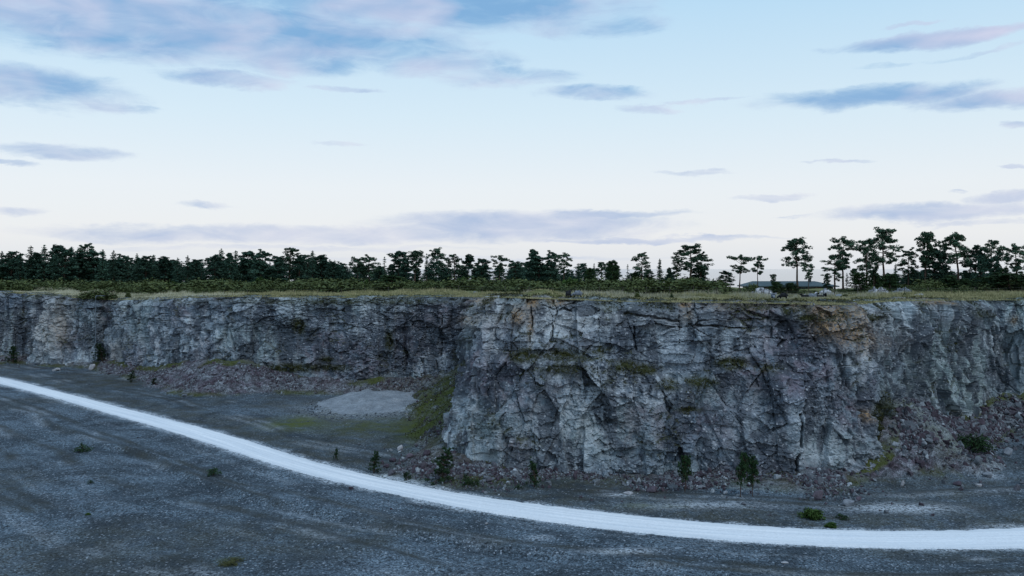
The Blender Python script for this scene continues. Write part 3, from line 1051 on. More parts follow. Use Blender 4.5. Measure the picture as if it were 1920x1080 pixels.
def rot_mats(n, rng, tilt=3.2):
    a, b, c = rng.uniform(0, 6.283, n), rng.normal(0, tilt * .33, n), rng.normal(0, tilt * .33, n)
    ca, sa, cb, sb, cg, sg = np.cos(a), np.sin(a), np.cos(b), np.sin(b), np.cos(c), np.sin(c)
    z = np.zeros(n)
    o = np.ones(n)
    Rz = np.stack([ca, -sa, z, sa, ca, z, z, z, o], 1).reshape(n, 3, 3)
    Ry = np.stack([cb, z, sb, z, o, z, -sb, z, cb], 1).reshape(n, 3, 3)
    Rx = np.stack([o, z, z, z, cg, -sg, z, sg, cg], 1).reshape(n, 3, 3)
    return Rz @ Ry @ Rx


def stones(pos, size, rng, tilt=3.2, aniso=(1, 1, 1)):
    vs, fs, base = [], [], 0
    which = rng.integers(0, len(HULLS), len(pos))
    Rm = rot_mats(len(pos), rng, tilt)
    for h, (hv, hf) in enumerate(HULLS):
        idx = np.where(which == h)[0]
        if not len(idx):
            continue
        sc = size[idx][:, None, None] * rng.uniform(.7, 1.3, (len(idx), 1, 3)) * np.array(aniso)
        w = np.einsum('nij,nkj->nki', Rm[idx], hv[None] * sc) + pos[idx][:, None, :]
        vs.append(w.reshape(-1, 3))
        f = hf[None] + (np.arange(len(idx)) * len(hv))[:, None, None] + base
        fs.append(f.reshape(-1, 3))
        base += len(idx) * len(hv)
    return np.vstack(vs), np.vstack(fs)


# scree: one uncountable spread of broken rock over the talus and along the wall foot
cand = np.where((fx > -105) & (fx < 95) & (fy > 70) & (fy < 185) & (dist > .05) & (dist < 16))[0]
pr = np.clip(th[cand] * .9, 0, 1.0) + .45 * apron[cand] * np.exp(-(dist[cand] / 4.5) ** 2) + .10 * np.exp(-dist[cand] / 3.0)
pr *= np.clip(.35 + 3.0 * fbm(fx[cand] / 4, fy[cand] / 4, 501, 3), .05, 1.3)
pr *= (1 - .95 * mossf[cand]) * (1 - .5 * fines[cand])
pr *= np.where(fy[cand] < 115, 1.6, 1.0) * (1 + 1.2 * apron[cand]) * (1 + 2.2 * sstep(S0[36], S0[37], sk[cand]))
pr[np.abs(rd[cand]) < 3.0] = 0
pr /= pr.sum()
N = 30000
pk = cand[RG.choice(len(cand), N, p=pr)]
sx_, sy_ = fx[pk] + RG.uniform(-.3, .3, N), fy[pk] + RG.uniform(-.3, .3, N)
sz = np.exp(RG.normal(-1.85, .58, N)).clip(.07, .85) * (1 + .55 * sstep(S0[34], S0[36], sk[pk]))
sp_ = np.stack([sx_, sy_, bil(fz, sx_, sy_) + sz * .12], 1)
v_, f_ = stones(sp_, sz, RG)
tag(mesh_np('scree_rubble', v_, f_, M['scree']), kind='stuff')
# loose small stones over the quarry floor
N = 5200
lx, ly_ = RG.uniform(-75, 65, N * 2), RG.uniform(52, 150, N * 2)
aa, ad = road_frame(lx, ly_)
keep = (np.abs(ad) > 2.6) & (vnoise(lx / 5, ly_ / 5, 511) > .35)
lx, ly_ = lx[keep][:N], ly_[keep][:N]
ls = np.exp(RG.normal(-2.5, .45, len(lx))).clip(.04, .30)
ex = RG.uniform(0, 6.28, 420)
er = 1.0 + RG.normal(.02, .12, 420)
lx = np.concatenate([lx, -20.0 + 8.6 * er * np.cos(ex)])
ly_ = np.concatenate([ly_, wpt(706, 762)[1] + 9.0 * er * np.sin(ex)])
ls = np.concatenate([ls, RG.uniform(.08, .4, 420)])
v_, f_ = stones(np.stack([lx, ly_, bil(fz, lx, ly_) + ls * .1], 1), ls, RG, 1.0, (1, 1, .7))
tag(mesh_np('loose_stones', v_, f_, M['dark_stone']), kind='stuff')


def boulder(px, py, wpx, hpx, mat, label, seed, up=0.0):
    X, Y, _ = wpt(px, py, 0)
    for k in range(3):
        z = floor_z(X, Y)
        X, Y, _ = wpt(px, py, z)
    k = Y / F
    hv, hf = hull(26, 700 + seed, 1.0)
    hv = hv * np.array([wpx * k, wpx * k * .85, hpx * k * 1.25])
    hv[:, 0] += hv[:, 2] * .25
    o = mesh_np('boulder', hv, hf, mat)
    bv = o.modifiers.new('worn', 'BEVEL')
    bv.width = wpx * k * .045
    bv.segments = 2
    o.location = (X, Y, floor_z(X, Y) + hpx * k * .35 + up)
    return tag(o, label, 'boulder', 'boulders fallen on the quarry floor')


ws, ps, gs = M['white_stone'], M['purple_stone'], M['grey_stone']
for i, a in enumerate([
        (751, 846, 14, 13, ws, 'pale rounded boulder standing alone just left of the scree at the jutting cliff corner'),
        (724, 876, 16, 7, ps, 'flat purple slab at the tip of the scree nearest the white road'),
        (736, 866, 15, 8, ps, 'purple slab leaning on the scree tip, just above the flat slab'),
        (768, 858, 16, 9, ps, 'dark red block on top of the scree ridge beside the pale rounded boulder'),
        (800, 856, 18, 13, ps, 'big purple block against the foot of the jutting cliff corner'),
        (1532, 936, 27, 20, ps, 'largest purple grey boulder at the scree foot, upper left of the low bushes'),
        (1590, 948, 24, 14, M['grey_stone'], 'dark grey boulder just right of the low bushes at the scree foot'),
        (1610, 938, 12, 9, ps, 'small purple block touching the scree right of the dark grey boulder'),
        (1225, 922, 28, 12, ps, 'broad dark purple boulder left of the twin-stemmed young pine'),
        (1178, 926, 20, 5, ws, 'flat white slab lying in front of the cliff foot'),
        (1315, 916, 15, 8, gs, 'grey block on the scree between the two trunked young pines'),
        (1360, 926, 9, 7, ws, 'small pale stone at the foot of the taller trunked young pine'),
        (1692, 912, 7, 12, ws, 'upright pale slab standing on the scree cone at the cliff corner'),
        (1852, 876, 20, 11, gs, 'grey boulder with a dark hollow below the large green bush'),
        (1888, 806, 22, 14, gs, 'pale grey block above the large green bush, near the right wall'),
        (1795, 910, 18, 9, ps, 'purple boulder on the floor in front of the right end of the scree cone'),
        (1835, 912, 12, 6, ws, 'small pale rock on the floor right of the scree cone'),
        (173, 694, 14, 12, ws, 'white cracked boulder at the wall foot beside the hanging pipe'),
        (106, 688, 16, 6, ws, 'long white slab at the foot of the tan cliff face'),
        (346, 737, 11, 5, M['grey_stone'], 'dark flat stone on the floor before the inner wall'),
        (912, 983, 6, 4, ws, 'small pinkish stone lying alone below the white road'),
        (1472, 1056, 15, 3, ws, 'flat pale slab lying alone below the road near the lower edge')]):
    boulder(*a[:6], i)

# pale gravel heap dumped before the inner wall
X0, Y0, _ = wpt(706, 757)
na, nr_ = 120, 26
ang = np.linspace(0, 2 * np.pi, na, endpoint=False)
rad = np.linspace(0, 1, nr_)
A_, R_ = np.meshgrid(ang, rad, indexing='ij')
edge = 1 + .9 * fbm(np.cos(A_) * 1.6 + 5, np.sin(A_) * 1.6, 601, 3)
hx_ = X0 + 7.9 * R_ * edge * np.cos(A_)
hy_ = Y0 + 8.5 * R_ * edge * np.sin(A_)
hz_ = bil(fz, hx_.ravel(), hy_.ravel()).reshape(hx_.shape)
hz_ = hz_ * sstep(.6, 1, R_) + 1.15 * (1 - sstep(.25 + .5 * np.maximum(np.sin(A_), 0), 1.0, R_)) * (.62 + .38 * np.sin(A_) * R_) + .6 * fbm(hx_ / 2, hy_ / 2, 603, 4) * (1 - sstep(.85, 1, R_)) + .3 * (1 - sstep(0, .3, np.abs(hy_ - Y0 + 1.2 + np.sin(hx_) * .3) / 2)) * (1 - sstep(.6, .9, R_)) - .12 * (R_ > .97)
gv = np.stack([hx_, hy_, hz_], -1).reshape(-1, 3)
ii = np.arange(na * nr_).reshape(na, nr_)
i2 = np.roll(ii, -1, 0)
gfc = np.stack([ii[:, :-1], ii[:, 1:], i2[:, 1:], i2[:, :-1]], -1).reshape(-1, 4)
m, t, b = principled('pale_gravel', .95, .08)
geo = t.node('ShaderNodeNewGeometry')
na_, nb_ = t.noise(geo.outputs['Position'], .7, 5, .65), t.noise(geo.outputs['Position'], 6, 5, .75)
c_ = t.mix(t.rng(na_, .35, .65), (.16, .185, .21), (.27, .30, .33))
c_ = t.mix(1, c_, t.rng(nb_, .33, .67, .6, 1.35), 'MULTIPLY')
t.l.new(c_, b.inputs['Base Color'])
bump(t, b, nb_, .7, .08)
heap = mesh_np('gravel_heap', gv, gfc, m, smooth=True)
tag(heap, 'low pale grey gravel heap dumped before the inner cliff wall', 'gravel heap')


# ------------------------------------------------------------------ foliage
def leaves(cen, ln, wd_, rng, up=.5):
    """rhombic faces at the given centres, facing mostly upward"""
    n = len(cen)
    nrm = rng.normal(0, 1, (n, 3))
    nrm[:, 2] = np.abs(nrm[:, 2]) + up
    nrm /= np.linalg.norm(nrm, axis=1)[:, None]
    a = np.cross(nrm, rng.normal(0, 1, (n, 3)))
    a /= np.linalg.norm(a, axis=1)[:, None] + 1e-9
    b_ = np.cross(nrm, a)
    l = (ln * rng.uniform(.6, 1.35, n))[:, None]
    w = (wd_ * rng.uniform(.6, 1.35, n))[:, None]
    v = np.stack([cen - a * l, cen - b_ * w, cen + a * l, cen + b_ * w], 1).reshape(-1, 3)
    return v


def quads(n):
    return np.arange(n * 4).reshape(-1, 4)


def tube(pts, rads, k=6):
    pts = np.asarray(pts, float)
    vs = []
    for i, p in enumerate(pts):
        d = pts[min(i + 1, len(pts) - 1)] - pts[max(i - 1, 0)]
        d /= np.linalg.norm(d) + 1e-9
        u = np.cross(d, (0.31, .95, .05))
        u /= np.linalg.norm(u) + 1e-9
        w = np.cross(d, u)
        an = np.arange(k) / k * 2 * np.pi
        vs.append(p + rads[i] * (np.cos(an)[:, None] * u + np.sin(an)[:, None] * w))
    v = np.vstack(vs)
    f = []
    for i in range(len(pts) - 1):
        for j in range(k):
            a, b_ = i * k + j, i * k + (j + 1) % k
            f.append((a, b_, b_ + k, a + k))
    return v, np.array(f)


def join(parts):
    vs, fs, o = [], [], 0
    for v, f in parts:
        vs.append(v)
        fs.append(f + o)
        o += len(v)
    return np.vstack(vs), np.vstack(fs)


def blob(c, r, rz, n, rng):
    d = rng.normal(0, 1, (n, 3))
    d /= np.linalg.norm(d, axis=1)[:, None]
    q = rng.uniform(.25, 1, n)[:, None] ** .5
    p = d * q * np.array([r, r, rz])
    return p + np.array(c)


def pine(seed, H=10., cb=.4, R=2.2, limbs=22, pads=3, n=46, leaf=.24, prof='round', lean=.03, pad=.55, droop=.1, r0=.17, flat=.62):
    rng = np.random.default_rng(seed)
    # trunk
    tz = np.linspace(0, 1, 9)
    wob = np.cumsum(rng.normal(0, .10, (9, 2)), 0) * (tz[:, None])
    ld = rng.uniform(0, 6.28)
    tp = np.stack([wob[:, 0] + lean * H * tz * math.cos(ld), wob[:, 1] + lean * H * tz * math.sin(ld), tz * H * .97], 1)
    tr = r0 * (1 - tz) ** .75 + .025
    parts = [tube(tp, tr, 6)]
    cen = []

    def tpos(f):
        return np.array([np.interp(f, tz, tp[:, i]) for i in range(3)])
    az = rng.uniform(0, 6.28)
    for i in range(limbs):
        f = cb + (1 - cb) * (max(i + rng.uniform(-.3, .3), 0) / limbs) ** .9
        f = min(max(f, cb * .85), .985)
        q = min(max((f - cb) / (1 - cb), 0), 1)
        if prof == 'round':
            w = max(0, math.sin(math.pi * min(max(.16 + .78 * q, 0), 1))) ** .7
        elif prof == 'top':
            w = .35 + .75 * q if q < .75 else .91 * (1 - ((q - .75) / .25) ** 2) + .12
        elif prof == 'cone':
            w = max(0, 1 - q) ** .85 + .06
        elif prof == 'egg':
            w = max(0, math.sin(math.pi * min(max(.25 + .72 * q, 0), 1))) ** .6
        else:
            w = 1 - .5 * q
        az += 2.4 + rng.normal(0, .5)
        L = R * w * rng.uniform(.55, 1.15)
        rise = (.38 * q - droop + rng.normal(0, .16)) * L + rng.normal(0, .12)
        p0 = tpos(f)
        p2 = p0 + np.array([math.cos(az) * L, math.sin(az) * L, rise])
        p1 = (p0 + p2) / 2 + np.array([0, 0, .10 * L])
        parts.append(tube([p0, p1, p2], [.045 * (.5 + L / R), .03, .012], 4))
        for k in range(pads):
            g = (k + 1) / pads if pads > 1 else 1
            g = .30 + .70 * g
            c = p0 + (p1 - p0) * min(2 * g, 1) + (p2 - p1) * max(2 * g - 1, 0)
            c = c + rng.normal(0, .16, 3) + np.array([0, 0, .08])
            s = pad * rng.uniform(.6, 1.25) * (.55 + .45 * w)
            cen.append(blob(c, s, s * flat, int(n * rng.uniform(.6, 1.3)), rng))
    top_ = tpos(1.0)
    cen.append(blob(top_ - (0, 0, .1), pad * .5, pad * .5, n, rng))
    cen = np.vstack(cen)
    return join(parts), leaves(cen, leaf, leaf * .42, rng, .55)


def spruce(seed, H=10., R=1.6, n=34, leaf=.22, sparse=1.0, cb=.06):
    rng = np.random.default_rng(seed)
    tz = np.linspace(0, 1, 6)
    tp = np.stack([tz * 0, tz * 0, tz * H], 1)
    parts = [tube(tp, .14 * (1 - tz) + .015, 6)]
    cen = []
    z = cb * H
    while z < H * .97:
        q = z / H
        nb = rng.integers(4, 7)
        for k in range(nb):
            a = rng.uniform(0, 6.28)
            L = R * (1 - q) ** .8 * rng.uniform(.65, 1.15) + .12
            if rng.uniform() > sparse:
                continue
            p2 = np.array([math.cos(a) * L, math.sin(a) * L, z - .18 * L + rng.normal(0, .08)])
            p0 = np.array([0, 0, z + .05])
            if L > .5:
                parts.append(tube([p0, p2], [.025, .008], 3))
            g = rng.uniform(.15, 1.05, max(6, int(n * L / R)))[:, None]
            pp = p0 + (p2 - p0) * g + rng.normal(0, 1, (len(g), 3)) * np.array([.14, .14, .07])
            cen.append(pp)
        z += rng.uniform(.28, .46)
    cen.append(blob((0, 0, H * .985), .1, .25, 10, rng))
    return join(parts), leaves(np.vstack(cen), leaf, leaf * .4, rng, .4)


def bushy(seed, H=1., W=1.2, nb=16, n=60, leaf=.09, stems=7):
    rng = np.random.default_rng(seed)
    parts, cen = [], []
    for k in range(nb):
        a, r = rng.uniform(0, 6.28), math.sqrt(rng.uniform(0, 1))
        zt_ = H * (1 - .55 * r * r) * rng.uniform(.45, 1.0)
        c = np.array([math.cos(a) * r * W * .5, math.sin(a) * r * W * .5, zt_])
        if k < stems:
            parts.append(tube([(0, 0, -.05), c * np.array([.5, .5, .55]), c], [.03 * H, .02 * H, .008 * H], 4))
        s = .26 * W * rng.uniform(.6, 1.1)
        cen.append(blob(c - np.array([0, 0, s * .5]), s, s * .8, n, rng))
    cen = np.vstack(cen)
    cen = cen + rng.normal(0, .045 * W, cen.shape)
    cen = cen[cen[:, 2] > .02 * H]
    return join(parts), leaves(cen, leaf, leaf * .5, rng, .4)


def as_mesh(name, v, f, mat, smooth=False):
    o = mesh_np(name, v, f, mat, smooth=smooth)
    me = o.data
    bpy.data.objects.remove(o)
    return me


PROTO = {}


def proto(kind, parts, lv, leafmat):
    PROTO.setdefault(kind, []).append((as_mesh('trunk', *parts, M['bark'], True), as_mesh('crown', lv, quads(len(lv) // 4), leafmat),
                                       parts, lv))


for k in range(9):
    proto('tall', *pine(1000 + k, cb=.40 + .05 * (k % 3), R=2.0 + .25 * (k % 4), limbs=26 + k % 5, prof=('round', 'top', 'egg')[k % 3], lean=.02 + .015 * (k % 3), n=56, leaf=.20), M['pine'])
for k in range(4):
    proto('umbrella', *pine(1100 + k, cb=.52, R=4.0, limbs=20, pads=3, prof='top', n=64, pad=.8, leaf=.26, r0=.2, lean=.06, flat=.5), M['pine'])
for k in range(7):
    proto('dense', *pine(1200 + k, cb=.12 + .05 * (k % 3), R=2.2 + .3 * (k % 3), limbs=40, pads=3, prof=('egg', 'round', 'cone')[k % 3], n=52, pad=.66, leaf=.27, droop=.05, flat=.55), M['pine_far'])
for k in range(5):
    proto('spruce', *spruce(1300 + k, R=1.5 + .2 * (k % 3)), M['pine_far'])
for k in range(3):
    proto('bare', *spruce(1350 + k, R=1.15, sparse=.55, n=20, cb=.12), M['pine_far'])
for k in range(4):
    proto('broadleaf', *pine(1400 + k, cb=.10, R=3.0, limbs=40, pads=3, prof='egg', n=64, pad=.8, leaf=.27, flat=.8, droop=-.15, lean=.01, r0=.2), M['broad'])
for k in range(4):
    proto('young', *pine(1500 + k, H=2.5, cb=.08, R=.75, limbs=30, pads=3, prof='cone', n=26, pad=.17, leaf=.085, droop=-.15, lean=.02, r0=.035, flat=.7), M['young'])
for k in range(3):
    proto('stemmed', *pine(1540 + k, H=2.5, cb=.36, R=.62, limbs=30, pads=3, prof='egg', n=34, pad=.19, leaf=.085, droop=-.2, lean=.02, r0=.03, flat=.8), M['young'])
for k in range(4):
    proto('bush', *bushy(1600 + k, nb=11, n=42, leaf=.085), M['young'])
for k in range(3):
    proto('greenbush', *bushy(1620 + k, nb=22, n=80), M['bright'])
for k in range(4):
    proto('shrub', *bushy(1640 + k, H=1.0, W=1.3, nb=24, n=70, leaf=.08), M['shrub'])
proto('shrubdark', *bushy(1670, H=1.0, W=1.5, nb=30, n=70, leaf=.06), M['young'])
proto('tuft', *bushy(1660, nb=26, n=50, leaf=.05), M['heath'])
RH = {'young': 2.5, 'stemmed': 2.5, 'bush': 1., 'greenbush': 1., 'shrub': 1., 'tuft': 1., 'shrubdark': 1.}
COUNT = {}
RR = random.Random(5)


def plant(name, kind, x, y, z, h, label, cat, group, wide=1.0, idx=None, parts=('trunk', 'crown'), rz=None):
    i = COUNT.get(kind, 0) if idx is None else idx
    COUNT[kind] = COUNT.get(kind, 0) + 1
    tm, cm = PROTO[kind][i % len(PROTO[kind])][:2]
    e = empty(name, (x, y, z), RR.uniform(0, 6.28) if rz is None else rz)
    s = h / RH.get(kind, 10.)
    e.scale = (s * wide, s * wide, s)
    for nm, me in zip(parts, (tm, cm)):
        o = bpy.data.objects.new(nm, me)
        C.objects.link(o)
        o.parent = e
    tag(e, label, cat, group)
    return e


KINDS = {'tall': ('pine_tree', 'bare-stemmed layered pine', 'pine tree'), 'umbrella': ('pine_tree', 'spreading flat-crowned pine', 'pine tree'),
         'dense': ('pine_tree', 'dense dark pine', 'pine tree'), 'spruce': ('spruce_tree', 'pointed spruce', 'spruce tree'),
         'bare': ('spruce_tree', 'thin half-bare spruce', 'spruce tree'), 'broadleaf': ('leafy_tree', 'rounded leafy green tree', 'tree')}
ORD = ['leftmost', 'second', 'third', 'fourth', 'fifth', 'sixth', 'seventh', 'eighth', 'ninth', 'tenth', 'eleventh', 'twelfth', 'thirteenth', 'fourteenth', 'fifteenth',
       'sixteenth', 'seventeenth', 'eighteenth', 'nineteenth', 'twentieth']
CLUSTERS = [
    ('in the wood at the far left', 'wood at the far left', 245, [
        (-40, 468, 'dense', 1), (4, 471, 'spruce', 1), (20, 474, 'dense', 1.1), (38, 474, 'spruce', 1), (58, 461, 'spruce', 1), (70, 474, 'dense', 1), (83, 460, 'spruce', 1.1), (103, 459, 'dense', .8), (120, 470, 'dense', 1),
        (134, 463, 'spruce', .9), (150, 474, 'dense', 1.2), (162, 457, 'tall', .8), (176, 470, 'dense', 1.1), (193, 468, 'spruce', 1), (213, 470, 'spruce', 1.1), (226, 480, 'dense', 1.1), (240, 479, 'spruce', .9),
        (257, 476, 'spruce', .9), (272, 482, 'dense', 1), (288, 478, 'spruce', 1), (312, 481, 'dense', 1.2), (333, 483, 'spruce', 1), (352, 479, 'spruce', 1), (364, 487, 'dense', .9), (378, 499, 'spruce', .9)]),
    ('in the wood right of the notch', 'wood right of the notch', 232, [
        (404, 480, 'dense', 1), (415, 467, 'spruce', 1.1), (430, 474, 'dense', .8), (442, 470, 'spruce', .9), (456, 476, 'spruce', .9), (471, 471, 'dense', 1), (488, 472, 'dense', .9),
        (506, 490, 'spruce', .8), (519, 482, 'dense', 1), (542, 466, 'tall', .9), (560, 478, 'dense', 1), (574, 478, 'tall', .8), (586, 470, 'spruce', .8), (603, 478, 'dense', 1.1), (624, 492, 'dense', .9), (640, 497, 'spruce', 1)]),
    ('in the row above the inner cliff corner', 'trees above the inner cliff corner', 218, [
        (672, 484, 'umbrella', .62), (692, 481, 'tall', 1.1), (712, 498, 'dense', .9), (721, 482, 'bare', 1), (746, 471, 'dense', 1), (762, 484, 'dense', .8), (777, 470, 'tall', 1), (800, 476, 'bare', 1), (818, 465, 'tall', .85), (812, 492, 'dense', .8),
        (852, 478, 'tall', 1), (876, 477, 'dense', .9), (900, 485, 'dense', 1), (936, 483, 'umbrella', .6)]),
    ('behind the two sheep on the rim', 'trees behind the two rim sheep', 200, [
        (970, 491, 'dense', 1), (1000, 467, 'dense', .75), (1012, 480, 'dense', 1), (1031, 474, 'dense', .8), (1057, 476, 'tall', .8), (1084, 494, 'spruce', .8), (1106, 505, 'broadleaf', .8), (1114, 494, 'bare', .9), (1127, 491, 'tall', .9), (1149, 490, 'broadleaf', .75)]),
    ('between the rim sheep and the low building', 'trees left of the low building', 180, [
        (1177, 496, 'bare', .8), (1191, 512, 'broadleaf', .9), (1203, 474, 'tall', .85), (1216, 506, 'dense', .9), (1237, 485, 'spruce', .8), (1257, 502, 'dense', .7), (1268, 488, 'tall', .9),
        (1293, 460, 'tall', 1.15), (1314, 476, 'tall', .8), (1311, 500, 'dense', 1.35), (1360, 509, 'dense', 1.2), (1386, 482, 'umbrella', .62), (1421, 483, 'umbrella', .5)]),
    ('standing over the low building', 'trees over the low building', 178, [
        (1449, 514, 'tall', .8), (1496, 446, 'tall', .9), (1516, 497, 'umbrella', .45), (1550, 514, 'dense', .7), (1565, 481, 'tall', 1.1), (1581, 447, 'tall', .8), (1588, 512, 'bare', 1.2), (1602, 503, 'tall', .8)]),
    ('in the right-hand row of tall pines', 'right-hand row of tall pines', 172, [
        (1625, 449, 'tall', .9), (1641, 510, 'broadleaf', .9), (1638, 484, 'tall', .9), (1658, 430, 'tall', 1), (1679, 494, 'spruce', .8), (1703, 469, 'tall', .95), (1722, 508, 'bare', 1), (1734, 435, 'tall', 1), (1752, 466, 'dense', 1.2), (1767, 472, 'dense', .9),
        (1798, 437, 'tall', 1.05), (1828, 463, 'dense', 1), (1842, 478, 'dense', .8), (1858, 452, 'tall', 1.05), (1866, 480, 'dense', .9), (1888, 470, 'bare', .7), (1905, 460, 'tall', 1.05), (1880, 503, 'broadleaf', .9), (1945, 466, 'dense', 1.1)]),
]
for where, grp, D0, rows in CLUSTERS:
    seen = {}
    tot = {}
    for r in rows:
        tot[r[2]] = tot.get(r[2], 0) + 1
    for (px, yt, kind, wide) in sorted(rows, key=lambda q: q[0]):
        n_ = seen.get(kind, 0)
        seen[kind] = n_ + 1
        nm, desc, cat = KINDS[kind]
        if tot[kind] == 1:
            lab = 'only %s %s' % (desc, where)
        else:
            lab = '%s %s %s' % (ORD[n_] if n_ == 0 else ORD[n_] + ' from left,', desc, where)
        D = D0 + RR.uniform(-7, 7)
        x = wd(px, D)
        z = pz(x, D) - .1
        h = zat(yt, D) - z
        plant(nm, kind, x, D, z, h, lab, cat, grp, wide * ({'dense': 1.45, 'spruce': 1.35, 'tall': 1.32, 'umbrella': 1.5, 'broadleaf': 1.35} if D0 > 175 else {'dense': 1.0, 'spruce': 1.1, 'tall': 1.05, 'umbrella': 1.2, 'broadleaf': 1.2}).get(kind, 1.2))


def merged(name, items, leafmat, keep=1.0):
    """one mass: items = (kind, idx, x, y, z, height, width)"""
    tv, lv = [], []
    for (kind, i, x, y, z, h, w) in items:
        pr_ = PROTO[kind][i % len(PROTO[kind])]
        s = h / RH.get(kind, 10.)
        a = RR.uniform(0, 6.28)
        Rm = np.array([[math.cos(a), -math.sin(a), 0], [math.sin(a), math.cos(a), 0], [0, 0, 1]])
        q = pr_[3].reshape(-1, 4, 3)
        if keep < 1:
            q = q[RG.uniform(0, 1, len(q)) < keep]
        q = (q * np.array([s * w, s * w, s])) @ Rm.T + np.array([x, y, z])
        lv.append(q.reshape(-1, 3))
        tv.append(((pr_[2][0] * np.array([s * w, s * w, s])) @ Rm.T + np.array([x, y, z]), pr_[2][1]))
    lv = np.vstack(lv)
    tvv, tf = join(tv)
    f = np.vstack([quads(len(lv) // 4), tf + len(lv)])
    o = mesh_np(name, np.vstack([lv, tvv]), f, leafmat)
    return tag(o, kind='stuff')


# deep wood behind the front trees, reading as one mass
items = []
for k in range(210):
    px = RR.uniform(-60, 645)
    if 378 < px < 398:
        continue
    D = RR.uniform(252, 285)
    yt = 486 + RR.uniform(0, 18)
    x = wd(px, D)
    z = pz(x, D)
    items.append((RR.choice(['dense', 'dense', 'dense', 'spruce']), RR.randrange(7), x, D, z, zat(yt, D) - z, 1.7))
for k in range(250):
    px = RR.choice([RR.uniform(640, 1160), RR.uniform(640, 1100), RR.uniform(960, 1340), RR.uniform(1610, 1990), RR.uniform(1700, 1990)])
    D = RR.uniform(225, 245) if px < 1200 else RR.uniform(184, 200)
    yt = RR.uniform(494, 522) if px < 1160 else RR.uniform(512, 530) if px < 1400 else RR.uniform(508, 530)
    x = wd(px, D)
    z = pz(x, D)
    items.append((RR.choice(['dense', 'broadleaf']), RR.randrange(7), x, D, z, zat(yt, D) - z, 1.5))
merged('woods', items, M['pine_far'], .55)

# undergrowth: a continuous low belt of scrub before the trees
items = []
RPX = np.array([r[2] for r in CL if not (876 < r[2] < 888 and r[3] > 100.5)], float)
RDD = np.array([r[3] for r in CL if not (876 < r[2] < 888 and r[3] > 100.5)], float)


def rim_d(px):
    return np.interp(px, RPX, RDD)


for k in range(900):
    px = RR.uniform(-40, 1960)
    D1 = float(np.interp(px, [0, 900, 1000, 1300, 1920], [198, 174, 143, 140, 147]))
    D = D1 + RR.uniform(0, 32)
    h = RR.choice([RR.uniform(.6, 1.6), RR.uniform(1.0, 3.0)]) * (1.1 if px < 900 else 1)
    if 1340 < px < 1735:
        h *= .3 if px < 1620 else .6
        D += 14
    x = wd(px, D)
    items.append((RR.choice(['shrub', 'shrub', 'greenbush']), RR.randrange(4), x, D, pz(x, D) - .1, h, RR.uniform(1.2, 2.2)))
merged('undergrowth', items, M['shrub'], .30)


def bushes(rows, name, kindname, cat, grp):
    for (px, yt, yb, wpx, D, kind, lab) in rows:
        x = wd(px, D)
        z = pz(x, D) - .05
        h = max(zat(yt, D) - z, .5)
        plant(name, kind, x, D, z, h, lab, cat, grp, (wpx * D / F) / (h * (.55 if kind == 'broadleaf' else 1.45)), parts=('stem', 'foliage'))


bushes([
    (325, 526, 545, 28, 212, 'greenbush', 'bright green bush at the wood edge left of the notch'),
    (302, 533, 546, 20, 212, 'shrub', 'small dark bush just left of the bright green bush'),
    (185, 543, 556, 62, 178.5, 'shrub', 'sprawling dark bush on the rim right above the hanging pipe'),
    (240, 547, 556, 10, 178, 'shrub', 'tiny dark bush in pale grass right of the sprawling rim bush'),
    (490, 520, 545, 38, 205, 'greenbush', 'tall leafy bush before the wood right of the notch'),
    (430, 528, 545, 30, 208, 'shrub', 'low olive bush left of the tall leafy bush'),
    (685, 523, 545, 26, 200, 'greenbush', 'light green bush below the flat-crowned pine'),
    (735, 517, 545, 50, 198, 'broadleaf', 'wide grey green thicket left of the tall narrow pine'),
    (866, 516, 545, 26, 190, 'greenbush', 'yellow green young bush in front of the dark pines'),
    (965, 521, 550, 46, 170, 'shrub', 'grey green bush left of the two rim sheep'),
    (1072, 521, 549, 46, 160, 'greenbush', 'broad dark green bush straight behind the two rim sheep'),
    (1012, 533, 550, 40, 168, 'shrub', 'low bush beside the grassy hump on the rim'),
    (1196, 548, 557, 14, 112, 'shrub', 'small thistly bush alone in the grass right of the two rim sheep'),
    (1259, 547, 555, 9, 118, 'bush', 'tiny dark bush alone in the grass below the row of trees'),
    (1408, 531, 549, 34, 158, 'shrub', 'bush hiding the left end of the low building'),
    (1456, 529, 547, 26, 158, 'broadleaf', 'dark bush before the middle of the low building'),
    (1484, 531, 548, 28, 157, 'broadleaf', 'dark leafy bush left of the lone tall pine'),
    (1552, 538, 550, 24, 150, 'shrub', 'low bush right of the slab heap'),
    (1584, 551, 558, 14, 118, 'shrub', 'small round bush in the grass right of the lying sheep'),
    (1614, 512, 548, 34, 165, 'broadleaf', 'bushy dark tree left of the white rubble heap'),
    (1668, 515, 545, 36, 166, 'broadleaf', 'dark leafy bush above the stone bank'),
    (1697, 549, 556, 10, 124, 'shrub', 'small bush on the turf left of the white flat slab'),
    (1781, 518, 545, 36, 158, 'broadleaf', 'neat ball-shaped green bush among the right-hand pines'),
    (1812, 524, 548, 40, 156, 'broadleaf', 'spreading dark bush right of the ball-shaped bush'),
    (1752, 526, 548, 30, 158, 'shrub', 'dull green bush left of the ball-shaped bush'),
    (1895, 514, 552, 64, 152, 'broadleaf', 'large grey green bush at the right edge of the plateau'),
    (1852, 520, 550, 40, 156, 'broadleaf', 'tall dark bush between the spreading bush and the large edge bush')], 'plateau_bush', 'bush', 'bush', 'bushes on the plateau')


def on_floor(px, yb):
    X, Y, _ = wpt(px, yb, 0)
    for k in range(4):
        X, Y, _ = wpt(px, yb, floor_z(X, Y))
    return X, Y, floor_z(X, Y)


